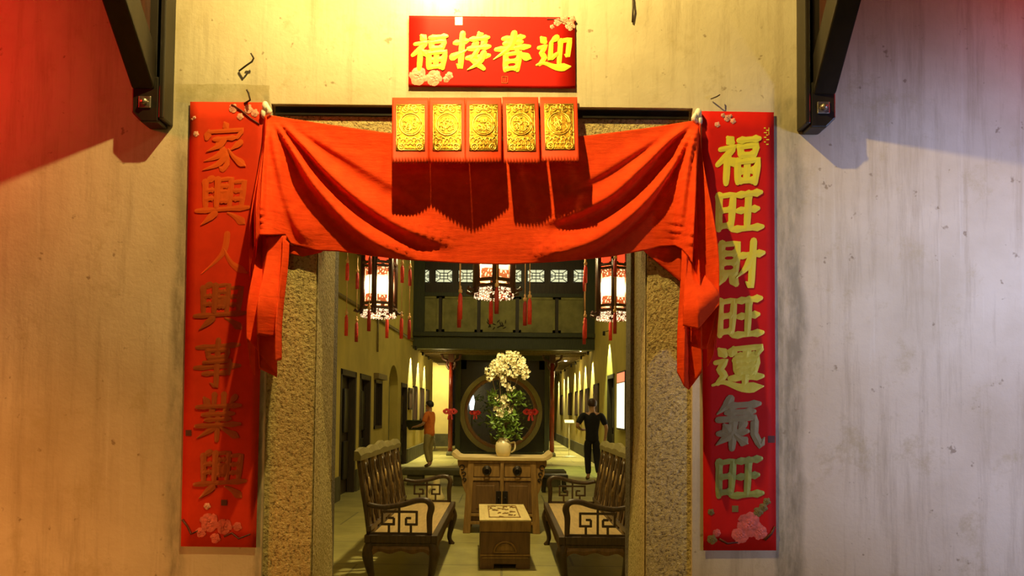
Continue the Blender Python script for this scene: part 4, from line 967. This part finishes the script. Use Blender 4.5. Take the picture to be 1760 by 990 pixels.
# ------------------------------------------------------------------ lanterns
def make_lantern(label, loc, rz):
    t = thing('palace_lantern', label, 'lantern', loc, 'hexagonal palace lanterns', rz)
    def P(mb, name, m, par=None, bevel=0): return mb.build(name, m, par or t, True, bevel)
    def hx(r, k, z): a = PI / 3 * k; return Vector((r * math.cos(a), r * math.sin(a), z))
    rb = .155
    b = MB()
    for k in range(6):
        b.tube([hx(rb, k, .0), hx(rb, k, .66)], .025, 8)
        for z, r in ((.10, rb), (.445, rb), (.475, rb + .01), (.61, rb + .01), (.055, rb + .008)): b.beam(hx(r, k, z), hx(r, k + 1, z), .022, .024)
    b.lathe([(rb + .05, .625), (rb + .05, .645), (rb - .02, .70), (.07, .735), (.05, .78), (.0001, .79)], (0, 0, 0), 6)
    P(b, 'frame', M['lantern_wood'])
    for k in range(6):
        p, q = hx(rb - .012, k, 0), hx(rb - .012, k + 1, 0); m = .17
        a, c = p.lerp(q, m), p.lerp(q, 1 - m); z = Vector((0, 0, 1))
        MB().add([a + z * .112, c + z * .112, c + z * .433, a + z * .433], [(0, 1, 2, 3)]).build('glowing_pane', M['pane'], t, True, solid=.003)
        MB().add([a + z * .487, c + z * .487, c + z * .598, a + z * .598], [(0, 1, 2, 3)]).build('crown_pane', M['lantern_red_pane'], t, True, solid=.003)
        fr = MB(); p2, q2 = hx(rb + .006, k, 0), hx(rb + .006, k + 1, 0)
        for (f0, f1, z0, z1) in ((.1, .3, .49, .50), (.7, .9, .49, .50), (.1, .3, .585, .598), (.7, .9, .585, .598), (.08, .2, .49, .598), (.8, .92, .49, .598)): 
            fr.add([p2.lerp(q2, f0) + z * z0, p2.lerp(q2, f1) + z * z0, p2.lerp(q2, f1) + z * z1, p2.lerp(q2, f0) + z * z1], [(0, 1, 2, 3)])
        fr.build('crown_fret', M['lantern_wood'], t.children[-1], True, solid=.004)
        # lace skirt with scalloped hem, flaring out
        sk = MB(); n = 12
        def skf(u, v, k=k):
            r0, r1 = rb + .004, rb + .016; aa, bb2 = hx(r0 + (r1 - r0) * v, k, 0), hx(r0 + (r1 - r0) * v, k + 1, 0)
            i = round(u * n); hem = -.012 - .012 * (i % 2) if v > .99 else .045 - .055 * v
            pt = aa.lerp(bb2, .04 + .92 * u); pt.z = hem; return pt
        sk.grid(skf, n, 4).build('lace_skirt', M['lace'], t, True, solid=.002, fix=False)
        # dragon-head hook
        h = MB(); d = hx(1, k, 0)
        h.tube(crom([tuple(d * rb + z * .60), tuple(d * .21 + z * .625), tuple(d * .26 + z * .60), tuple(d * .285 + z * .625), tuple(d * .30 + z * .60)], 4), [.014] * 13 + [.022, .02, .016, .010], 6)
        h.ball(d * .285 + z * .615, .026, 8, 5, (1, 1, .8)); h.tube([d * .27 + z * .63, d * .25 + z * .665], [.008, .003], 5)
        h.tube([d * rb + z * .05, d * (rb + .04) + z * .02, d * (rb + .075) + z * .035], [.014, .012, .016], 6); P(h, 'dragon_hook', M['lantern_wood'])
        # two tassels on one string
        s_ = MB(); s_.tube([d * .298 + z * .60, d * .298 + z * .0], .0035, 5); st = P(s_, 'tassel_string', M['bead'])
        jit = .03 * math.sin(k * 2.1)
        for (z0, ln, w) in ((.47 + jit, .17, .017), (-.01 + jit, .20, .017)):
            tb = MB(); tb.lathe([(.004, z0 + .0), (w * .9, z0 - .03), (w, z0 - ln * .5), (w * .95, z0 - ln), (.0001, z0 - ln)], d * .298, 9)
            P(tb, 'tassel', M['red_silk'] if k % 2 else M['red_dark_silk'], st)
            bd = MB(); bd.lathe([(.004, -.012), (.015, 0), (.015, .016), (.006, .028), (.009, .04), (.003, .05)], d * .298 + z * z0, 9); P(bd, 'bead', M['bead'], st)
    b = MB(); b.tube([(0, 0, .78), (0, 0, HZ - loc[2])], .006, 6); P(b, 'hanging_rod', M['dark_iron'])
    return t
zl = 2.33
def hang(px, Y): return (at(px, 520, Y).x, Y, zl)
lt = make_lantern('glowing palace lantern hanging on the left, before the left hall wall', hang(651, 6.5), R(24))
dup(lt, hang(1053, 6.5), R(25), 'glowing palace lantern hanging on the right, beside the right jamb')
dup(lt, hang(848.5, 5.3), R(35), 'glowing palace lantern hanging in the middle, higher in the photo than the other two')
for px, Y in ((651, 6.5), (1053, 6.5), (848.5, 5.3)):
    h = hang(px, Y); light('POINT', 'lantern_light', (h[0], h[1], h[2] + .27), 14, (1, .70, .32), .06)

# ------------------------------------------------------------------ low stone bench, pale bag, dark stool
p0, p1 = at(690, 836, 13.4), at(973, 836, 13.4)
t = thing('stone_bench', 'long low dark stone bench across the hall behind the altar cabinet', 'bench', ((p0.x + p1.x) / 2, 13.6, 0))
b = MB(); b.box(p0.x, p1.x, 13.35, 13.85, .2, .31); b.build('slab', M['dark_stone'], t, bevel=.02)
for k in range(4):
    x = p0.x + .1 + (p1.x - p0.x - .5) * k / 3; b = MB(); b.box(x, x + .3, 13.42, 13.78, 0, .2); b.build('support', M['dark_stone'], t, bevel=.01)
b = MB(); pb = at(750, 858, 11.2)
prof = [(.0001, 0), (.10, .0), (.12, .05), (.10, .14), (.07, .22), (.045, .28), (.06, .33), (.035, .37), (.0001, .385)]
b.lathe(prof, (0, 0, 0), 20)
b.v = [Vector((p.x * (1 + .15 * math.sin(p.z * 30 + p.y * 20)) + pb.x, p.y * .8 + 11.2, p.z)) for p in b.v]
b.tube(crom([(pb.x - .1, 11.15, .04), (pb.x - .15, 11.1, .16), (pb.x - .08, 11.1, .24)], 5), [.03] * 10 + [.02], 8)
tag(b.build('cloth_sack', M['palecloth']), 'pale cream cloth sack on the floor behind the left settee arm', 'sack')
ps = at(952, 838, 12.6)
t = thing('low_stool', 'dark low stool on the floor behind the right settee', 'stool', (ps.x, 12.6, 0))
b = MB(); b.box(-.24, .24, -.16, .16, .26, .32); b.build('stool_seat', M['black_wood'], t, True, .012)
for sx in (-1, 1):
    for sy in (-1, 1): MB().beam((sx * .19, sy * .11, 0), (sx * .17, sy * .1, .27), .05, .05).build('leg', M['black_wood'], t, True)

# ------------------------------------------------------------------ moon gate screen
YS = 22.6
sx0, sx1 = at(783, 700, YS).x, at(944, 700, YS).x; sc = at(861, 709, YS); RR = 71 / 1200 * YS
t = thing('moon_gate_screen', 'dark timber screen with a round moon gate opening behind the flowers', 'screen', ((sx0 + sx1) / 2, YS, 0))
zt_ = 3.24
b = MB(); b.box(sx0, sx0 + .16, YS - .08, YS + .08, 0, zt_); b.box(sx1 - .16, sx1, YS - .08, YS + .08, 0, zt_); b.box(sx0 + .16, sx1 - .16, YS - .08, YS + .08, zt_ - .16, zt_); b.box(sx0 + .16, sx1 - .16, YS - .08, YS + .08, 0, .12); b.build('frame', M['dark_green_wood'], t, bevel=.01)
b = MB(); n = 48; vv = []; r = RR - .1
def edge(a):
    dx, dz = math.cos(a), math.sin(a); k = 1e9
    x0, x1, z0, z1 = sx0 + .1 - sc.x, sx1 - .1 - sc.x, .06 - sc.z, zt_ - .1 - sc.z
    if dx > 1e-6: k = min(k, x1 / dx)
    if dx < -1e-6: k = min(k, x0 / dx)
    if dz > 1e-6: k = min(k, z1 / dz)
    if dz < -1e-6: k = min(k, z0 / dz)
    return k
for i in range(n):
    a = 2 * PI * i / n; k = max(edge(a), r + .001)
    for d in (-.02, .02):
        vv += [(sc.x + r * math.cos(a), YS + d, sc.z + r * math.sin(a)), (sc.x + k * math.cos(a), YS + d, sc.z + k * math.sin(a))]
ff = []
for i in range(n):
    j = (i + 1) % n; ff += [(i * 4, i * 4 + 1, j * 4 + 1, j * 4), (i * 4 + 2, j * 4 + 2, j * 4 + 3, i * 4 + 3), (i * 4, j * 4, j * 4 + 2, i * 4 + 2), (i * 4 + 1, i * 4 + 3, j * 4 + 3, j * 4 + 1)]
b.add(vv, ff)
for (cx_, cz_) in ((sx0 + .22, zt_ - .3), (sx1 - .22, zt_ - .3)): b.box(cx_ - .12, cx_ + .12, YS - .02, YS + .02, cz_ - .16, cz_ + .16)
b.build('panel', M['black_gloss'], t)
def annulus(r0, r1, y0, y1, n=64):
    b = MB(); vv = []
    for i in range(n):
        a = 2 * PI * i / n; c, s_ = math.cos(a), math.sin(a)
        for r, y in ((r0, y0), (r1, y0), (r1, y1), (r0, y1)): vv.append((sc.x + r * c, YS + y, sc.z + r * s_))
    return b.add(vv, [(i * 4 + k, i * 4 + (k + 1) % 4, ((i + 1) % n) * 4 + (k + 1) % 4, ((i + 1) % n) * 4 + k) for i in range(n) for k in range(4)])
annulus(RR - .16, RR, -.07, .07).build('gate_ring', M['ring_wood'], t, bevel=.012)
annulus(RR - .25, RR - .16, -.03, .6).build('gate_lining', M['ring_inner'], t, bevel=.01)
# garden shrub beyond the gate
g = thing('potted_shrub', 'dim green potted shrub seen through the moon gate', 'plant', (sc.x, 25.0, 0))
b = MB(); b.lathe([(.26, 0), (.32, .1), (.40, .5), (.44, .56), (.40, .56), (.36, .45), (.0001, .44)], (0, 0, 0), 20); b.build('pot', M['dark_stone'], g, True)
b = MB(); r2 = random.Random(5)
for k in range(7): b.tube([(0, 0, .4), (r2.uniform(-.3, .3), r2.uniform(-.2, .2), 1.0), (r2.uniform(-.9, .9), r2.uniform(-.4, .4), r2.uniform(1.4, 2.1))], [.03, .02, .008], 5)
b.build('stem', M['stem'], g, True)
b = MB()
for _ in range(420):
    c = Vector((r2.gauss(0, .48), r2.gauss(0, .3), 1.5 + r2.gauss(0, .38))); d = Vector((r2.uniform(-1, 1), r2.uniform(-1, 1), r2.uniform(-.4, .8))).normalized(); e = d.orthogonal().normalized(); l = r2.uniform(.10, .22)
    b.add([c, c + d * l * .5 + e * l * .22, c + d * l, c + d * l * .5 - e * l * .22], [(0, 1, 2, 3)], True)
b.build('foliage', M['shrub_leaf'], g, True, fix=False)
light('POINT', 'garden_lamp', (-.5, 24.0, 2.6), 5, (1, .85, .45), .1)
# white glow added behind the gate, standing in for a reflection in glass
pl = at(811, 690, 23.6)
t = thing('garden_lamp', 'small white glowing lamp seen at the left inside the moon gate', 'lamp', (pl.x, 23.6, 0))
b = MB(); b.tube([(0, 0, 0), (0, 0, pl.z)], .02, 8); b.lathe([(.12, 0), (.12, .03), (.0001, .035)], (0, 0, 0), 16); b.build('post', M['dark_iron'], t, True)
b = MB(); b.lathe([(.0001, pl.z - .3), (.06, pl.z - .28), (.10, pl.z), (.05, pl.z + .22), (.0001, pl.z + .24)], (0, 0, 0), 14); b.build('lamp_shade', emit('cold_white_shade', (.75, .92, 1), 2.6), t, True)

# red bows
def bow(label, px, py, Y, s, m):
    p = at(px, py, Y); t = thing('red_bow', label, 'bow', p, 'red ribbon bows near the screen'); b = MB()
    for sx in (-1, 1):
        for k in range(2):
            b.tube(crom([(0, 0, 0), (sx * s * .55, -.04, s * (.32 + .1 * k)), (sx * s * (.98 - .2 * k), -.06, s * .1), (sx * s * .6, -.05, -s * .2), (0, 0, 0)], 5), s * .16, 8)
    for j in range(6):
        a = 2 * PI * j / 6; b.ball((math.cos(a) * s * .3, -.05, math.sin(a) * s * .3), s * .22, 8, 5)
    b.build('loops', m, t, True)
    MB().ball((0, -.07, 0), s * .2, 10, 6).build('knot', M['bow_pink'], t, True)
    c = MB()
    for sx in (-1, 1): c.tube(crom([(0, 0, 0), (sx * s * .2, -.03, -s * .6), (sx * s * .28, -.02, -s * 1.15)], 5), [s * .12] * 5 + [s * .16] * 6, 6)
    c.build('ribbon_end', M['bow_pink'], t, True)
bow('small red ribbon bow on the left rim of the moon gate', 817, 710, YS - .1, .17, M['bow'])
bow('larger red ribbon bow on the right rim of the moon gate', 912, 709, YS - .1, .23, M['bow'])
bow('red ribbon bow on the outer side post left of the screen', 774, 708, YS - .40, .21, M['bow_pink'])
# red lacquered posts flanking the screen with capital brackets
for (px, lab) in ((774.5, 'slim red lacquered post left of the moon gate screen'), (949, 'slim red lacquered post right of the moon gate screen')):
    p = at(px, 700, YS - .3); t = thing('red_post', lab, 'post', (p.x, YS - .3, 0), 'red lacquered posts beside the screen')
    MB().lathe([(.075, .12), (.07, 1.5), (.065, 3.0)], (0, 0, 0), 16).build('shaft', flat('dark_red_lacquer', (.22, .028, .012), .22), t, True)
    MB().lathe([(.12, 0), (.13, .03), (.11, .12), (.07, .14)], (0, 0, 0), 16).build('stone_base', M['dark_stone'], t, True)
    c = MB(); s_ = 1 if px > 860 else -1
    for q in (-1, 1): c.tube(crom([(q * .06, 0, 2.75), (q * .14, 0, 2.9), (q * .12, 0, 3.02), (q * .26, 0, 3.1), (q * .3, 0, 3.24)], 4), .045, 8)
    c.box(-.09, .09, -.09, .09, 2.98, 3.24); c.build('carved_capital', M['lantern_wood'], t, True)

# ------------------------------------------------------------------ gallery wall fittings
def scallop(X, sgn, Y, z, power, k, col=(1, .88, .40)):
    x = X - sgn * .14
    names = {-1: 'left', 1: 'right'}
    t = thing('wall_spotlight', '', 'spotlight', (x, Y, z + .1), 'downward spotlights on the %s wall' % names[sgn])
    b = MB(); b.lathe([(.0001, .06), (.027, .06), (.028, .0), (.034, .0), (.034, .10), (.0001, .115)], (0, 0, 0), 12); b.build('lamp_housing', M['lampmetal'], t, True)
    b = MB(); b.tube([(0, 0, .09), (sgn * .135, 0, .12)], .009, 6); b.build('wall_arm', M['lampmetal'], t, True)
    b = MB(); b.lathe([(.0001, .05), (.022, .05), (.022, .058)], (0, 0, 0), 12); b.build('lamp_face', M['bulb'], t, True)
    light('SPOT', 'spot_beam', (x, Y, z + .085), power * 9, col, .012, (x + sgn * .05, Y, z - 1.0), 66, .5)
    return t
LSP = [(19.5, 3.02), (21.2, 3.0), (22.9, 3.0)]
OL = ['nearest', 'middle', 'farthest']
for k, (Y, z) in enumerate(LSP):
    t = scallop(HX0, -1, Y, z, 62, k); t['label'] = OL[k] + ' of the three spotlights washing the left gallery wall'
RSP = [(17.1, 3.22), (20.3, 3.0), (22.1, 3.0), (23.8, 2.95), (25.3, 2.95), (28.0, 2.95), (29.8, 2.95), (32.6, 2.95)]
ORD = ['nearest single', 'second nearest', 'third nearest', 'fourth nearest', 'fourth farthest', 'third farthest', 'second farthest', 'farthest']
for k, (Y, z) in enumerate(RSP):
    t = scallop(HX1, 1, Y, z, 62 if k else 50, k, (1, .88, .40) if k else (.86, 1, .35)); t['label'] = ORD[k] + ' spotlight washing the right gallery wall'
# ceiling track lamps seen as white dots
for (px, py, lab) in ((998, 601, 'bright ceiling spot lamp nearest, above the right passage'), (972, 619, 'bright ceiling spot lamp farther back, above the right passage'), ):
    Y = 21.0 if px > 990 else 25.0; p = at(px, py, Y); t = thing('ceiling_spot', lab, 'spotlight', p, 'ceiling spots of the right passage')
    MB().ball((0, 0, 0), .055, 12, 8).build('lamp_face', M['bulb'], t, True)
    b = MB(); b.lathe([(.062, .0), (.066, .06), (.03, .12)], (0, 0, 0), 12); b.tube([(0, 0, .1), (0, 0, 3.30 - p.z)], .012, 6); b.build('lamp_housing', M['lampmetal'], t, True)
# backlit poster on the right wall near the jamb
t = thing('backlit_poster', 'bright backlit poster with an orange header on right hall wall beside the jamb', 'poster', (HX1 - .03, 15.0, 1.1), )
b = MB(); b.box(HX1 - .075, HX1 - .006, 14.5, 15.5, 1.07, 2.32); b.build('light_box', M['door_wood'], t)
b = MB(); b.box(HX1 - .083, HX1 - .075, 14.53, 15.47, 1.1, 2.07); b.build('poster_face', M['poster'], t)
b = MB(); b.box(HX1 - .083, HX1 - .075, 14.53, 15.47, 2.09, 2.29); b.build('header', M['poster_top'], t)
# framed prints
def frame_(X, sgn, y0, y1, z0, z1, lab, grp):
    t = thing('framed_print', lab, 'framed print', (X, (y0 + y1) / 2, z0), grp); x = lambda d: X - sgn * d
    b = MB(); w = .05
    for (a, c, e, f) in ((y0, y1, z0, z0 + w), (y0, y1, z1 - w, z1), (y0, y0 + w, z0, z1), (y1 - w, y1, z0, z1)): b.box(*sorted((x(.004), x(.04))), a, c, e, f)
    b.build('frame', M['door_wood'], t); b = MB(); b.box(*sorted((x(.004), x(.03))), y0 + w, y1 - w, z0 + w, z1 - w); b.build('print', M['picture'], t)
G_ = 'framed prints in the gallery'
frame_(HX0, -1, 19.05, 19.75, 1.45, 2.05, 'small brown framed print under the nearest spotlight on the left wall', G_)
frame_(HX0, -1, 20.0, 20.9, 1.12, 2.14, 'nearest tall dark framed print on the left gallery wall', G_)
frame_(HX0, -1, 21.8, 22.7, 1.12, 2.14, 'tall dark framed print behind the head of the person in orange', G_)
frame_(HX0, -1, 23.4, 24.3, 1.12, 2.14, 'farthest tall dark framed print on the left gallery wall', G_)
frame_(HX1, 1, 18.9, 19.9, 1.0, 2.22, 'nearest tall dark framed print on the right gallery wall', G_)
frame_(HX1, 1, 21.0, 21.9, 1.2, 2.16, 'dark framed print just left of the head of the man in black', G_)
frame_(HX1, 1, 22.8, 23.5, 1.3, 2.16, 'third nearest dark framed print on the right gallery wall', G_)
frame_(HX1, 1, 24.3, 25.0, 1.3, 2.16, 'dark framed print on right wall just right of the white sign stand', G_)
frame_(HX1, 1, 26.4, 27.6, 1.3, 2.16, 'dark framed print on right wall behind the white sign stand', G_)
frame_(HX1, 1, 30.2, 31.6, 1.3, 2.16, 'farthest dark framed print on the right gallery wall', G_)
# white sign stand
ps = at(978, 784, 22.3)
t = thing('sign_stand', 'white sign stand with round foot in the right passage', 'sign stand', (ps.x, 22.3, 0))
MB().lathe([(.23, 0), (.23, .02), (.1, .035), (.03, .05)], (0, 0, 0), 24).build('foot', M['signwhite'], t, True)
b = MB(); b.tube([(0, 0, .03), (0, 0, 1.1)], .024, 10); b.build('pole', M['signwhite'], t, True)
b = MB(); b.beam((-.15, .0, 1.12), (.15, 0, 1.12), .2, .025, (0, -.5, 1)); b.build('sign_board', M['signwhite'], t, True)
# white leaning rope stand by the left end wall
p = at(748, 764, 25.4); b = MB(); b.tube([(p.x, 25.4, 0), (p.x - .08, 25.4, .95)], .022, 8); b.lathe([(.12, 0), (.12, .02), (.02, .03)], (p.x, 25.4, 0), 16)
tag(b.build('stanchion', M['signwhite']), 'thin white stanchion post behind the person in orange', 'stanchion')

# ================================================================== PEOPLE
def skin(name, nodes, edges, m, parent, root=0, sub=2):
    keys = list(nodes); idx = {k: i for i, k in enumerate(keys)}
    me = bpy.data.meshes.new(name); me.from_pydata([nodes[k][:3] for k in keys], [(idx[a], idx[c]) for a, c in edges], [])
    o = bpy.data.objects.new(name, me); C.objects.link(o); o.parent = parent; me.materials.append(m)
    md = o.modifiers.new('skin', 'SKIN'); md.use_smooth_shade = True
    sv = me.skin_vertices[0].data
    for k in keys:
        r = nodes[k][3]; sv[idx[k]].radius = r if isinstance(r, tuple) else (r, r); sv[idx[k]].use_root = (k == keys[root])
    sb = o.modifiers.new('sub', 'SUBSURF'); sb.levels = sub; sb.render_levels = sub
    return o
def person(label, loc, rz, H, J, shirt, trousers, hair, shoes, hand_curl):
    """local frame: faces +Y, x to its right; J overrides joints"""
    t = thing('person', label, 'person', loc, None, rz); k = H / 1.70
    n = {'pelvis': (0, 0, .92, .085), 'waist': (0, .005, 1.06, .085), 'chest': (0, .01, 1.26, .125), 'neck0': (0, -.012, 1.43, .062), 'neck': (0, .0, 1.48, .054), 'jaw': (0, .022, 1.53, .068), 'skull': (0, .012, 1.61, .088), 'crown': (0, .0, 1.665, .060),
         'nose': (0, .105, 1.575, .012)}
    for s_, q in ((-1, 'l'), (1, 'r')):
        n.update({'hip' + q: (s_ * .088, 0, .86, .068), 'knee' + q: (s_ * .10, .02, .48, .056), 'ank' + q: (s_ * .10, -.01, .09, .037), 'toe' + q: (s_ * .115, .12, .035, .033),
                  'sho' + q: (s_ * .175, -.005, 1.385, .058), 'elb' + q: (s_ * .25, -.02, 1.12, .042), 'wri' + q: (s_ * .24, .06, .88, .028), 'pal' + q: (s_ * .235, .085, .81, .03), 'ear' + q: (s_ * .09, .0, 1.585, .014)})
    n.update(J)
    E = [('pelvis', 'waist'), ('waist', 'chest'), ('chest', 'neck0'), ('neck0', 'neck'), ('neck', 'jaw'), ('jaw', 'skull'), ('skull', 'crown'), ('jaw', 'nose')]
    for q in 'lr':
        E += [('pelvis', 'hip' + q), ('hip' + q, 'knee' + q), ('knee' + q, 'ank' + q), ('ank' + q, 'toe' + q), ('chest', 'sho' + q), ('sho' + q, 'elb' + q), ('elb' + q, 'wri' + q), ('wri' + q, 'pal' + q), ('skull', 'ear' + q)]
        w, p = Vector(n['wri' + q][:3]), Vector(n['pal' + q][:3]); d = (p - w).normalized(); side = d.cross(Vector((0, 0, 1)) if abs(d.z) < .8 else Vector((1, 0, 0))).normalized(); nm = d.cross(side)
        for f in range(4):
            b0 = p + side * (.026 - .0175 * f); ln = (.062, .072, .068, .052)[f]
            m1 = b0 + d * ln * .6 + nm * hand_curl * .018; m2 = m1 + d * ln * .35 + nm * hand_curl * .035
            n['f%s%da' % (q, f)] = (*m1, .0085); n['f%s%db' % (q, f)] = (*m2, .0075); E += [('pal' + q, 'f%s%da' % (q, f)), ('f%s%da' % (q, f), 'f%s%db' % (q, f))]
        th = w + (p - w) * .5 + side * .045; n['th' + q] = (*th, .010); n['tt' + q] = (*(th + d * .04 + nm * .01), .008); E += [('wri' + q, 'th' + q), ('th' + q, 'tt' + q)]
    n = {a: (v[0] * k, v[1] * k, v[2] * k, v[3] * k if not isinstance(v[3], tuple) else v[3]) for a, v in n.items()}
    body = skin('body', n, E, M['skin'], t)
    g = lambda a, r: (*n[a][:3], r * k)
    mid = lambda a, c, f, r: tuple(n[a][i] + (n[c][i] - n[a][i]) * f for i in range(3)) + (r * k,)
    sn = {'w': mid('pelvis', 'waist', -1.0, .160), 'v': mid('pelvis', 'waist', .1, .15), 'm': g('waist', .138), 'c': g('chest', .148), 'u': mid('chest', 'neck0', .72, .085), 'n': mid('chest', 'neck0', 1.12, .072)}
    SE = [('w', 'v'), ('v', 'm'), ('m', 'c'), ('c', 'u'), ('u', 'n')]
    for q in 'lr': sn.update({'s' + q: g('sho' + q, .074), 'e' + q: mid('sho' + q, 'elb' + q, .55, .068), 'x' + q: mid('sho' + q, 'elb' + q, .85, .066)}); SE += [('c', 's' + q), ('s' + q, 'e' + q), ('e' + q, 'x' + q)]
    skin('shirt', sn, SE, shirt, t)
    tn = {'t': mid('pelvis', 'waist', .35, .128), 'p': g('pelvis', .130)}; TE = [('t', 'p')]
    for q in 'lr': tn.update({'h' + q: g('hip' + q, .105), 'k' + q: g('knee' + q, .076), 'a' + q: mid('knee' + q, 'ank' + q, .9, .062)}); TE += [('p', 'h' + q), ('h' + q, 'k' + q), ('k' + q, 'a' + q)]
    skin('trousers', tn, TE, trousers, t)
    for q in 'lr': skin('shoe', {'a': g('ank' + q, .045), 'b': mid('ank' + q, 'toe' + q, .5, .046), 'c': g('toe' + q, .040)}, [('a', 'b'), ('b', 'c')], shoes, t)
    hb = MB(); sk = Vector(n['skull'][:3]) + Vector((0, -.012, .014)) * k
    def hairf(u, v):
        az = 2 * PI * u; fr = math.sin(az)                       # front is +Y
        lim = R(128 - 56 * smooth01((fr + .45) / 1.1)); th = lim * v
        r = .101 * k * (1 + .012 * math.sin(az * 9) * v)
        return sk + Vector((math.cos(az) * math.sin(th) * .93, math.sin(az) * math.sin(th) * 1.05, math.cos(th))) * r
    hb.grid(hairf, 28, 10)
    hb.build('hair', hair, t, True, solid=.012)
    fc = MB()
    for s_ in (-1, 1): fc.ball(Vector(n['jaw'][:3]) + Vector((s_ * .032, .077, .058)) * k, .010 * k, 8, 5)
    fc.build('eyes', M['hair'], t, True)
    fc = MB(); c = Vector(n['jaw'][:3]) + Vector((0, .072, .008)) * k; fc.tube([c + Vector((-.024, -.008, 0)) * k, c, c + Vector((.024, -.008, 0)) * k], .006 * k, 6); fc.build('mouth', M['pinkred'], t, True)
    return t
# person in orange, facing left, basket held in front
p1 = at(737, 804, 17.6)
person('person in orange T-shirt and khaki trousers holding a dark basket in the left passage', (p1.x, 17.6, 0), R(72), 1.66,
       {'elbl': (-.25, .06, 1.12, .042), 'wril': (-.20, .28, 1.05, .028), 'pall': (-.19, .35, 1.05, .03), 'elbr': (.25, .06, 1.11, .042), 'wrir': (.20, .28, 1.05, .028), 'palr': (.19, .35, 1.05, .03),
        'kneel': (-.10, .04, .48, .056), 'ankl': (-.11, -.06, .09, .037), 'toel': (-.12, .07, .035, .033)},
       M['orange_shirt'], M['khaki'], M['hair'], M['shoe'], 1)
# basket
bx_ = Vector((p1.x, 17.6, 0)) + Matrix.Rotation(R(72), 3, 'Z') @ Vector((0, .37, 1.06))
t = thing('basket', 'dark green oblong basket held by the person in orange', 'basket', bx_, None, R(72))
b = MB(); b.lathe([(.0001, -.12), (.20, -.12), (.27, .0), (.30, .11), (.285, .115), (.25, .0), (.0001, -.09)], (0, 0, 0), 28); b.v = [Vector((p.x * .82, p.y * .92, p.z)) for p in b.v]; b.build('basket_body', M['basket'], t, True)
b = MB(); b.tube([(.305 * .82 * math.cos(a), .305 * .92 * math.sin(a), .112) for a in [2 * PI * j / 28 for j in range(29)]], .016, 6); b.build('rim', M['basket'], t, True)
b = MB()
for q in range(9): a = q * .7; b.ball((math.cos(a) * .12, math.sin(a) * .13, .06), .085, 8, 5, (1, 1, .8))
b.build('cloth_filling', M['basket'], t, True)
# man in black seen from behind, walking away
p2 = at(1017, 825, 14.6)
person('person in black T-shirt and trousers seen from behind in the right passage', (p2.x, 14.6, 0), R(4), 1.70,
       {'elbl': (-.33, -.06, 1.15, .042), 'wril': (-.20, .14, 1.06, .028), 'pall': (-.13, .18, 1.07, .03), 'elbr': (.30, -.03, 1.12, .042), 'wrir': (.29, .05, .90, .028), 'palr': (.285, .08, .83, .03),
        'kneer': (.10, -.02, .48, .056), 'ankr': (.10, -.26, .14, .037), 'toer': (.11, -.20, .035, .033), 'kneel': (-.07, .08, .48, .056), 'ankl': (-.06, .05, .09, .037), 'toel': (-.07, .18, .035, .033),
        'shol': (-.19, -.005, 1.39, .06), 'shor': (.19, -.005, 1.39, .06)},
       M['black_shirt'], M['black_cloth'], M['hair_brown'], M['shoe'], .6)
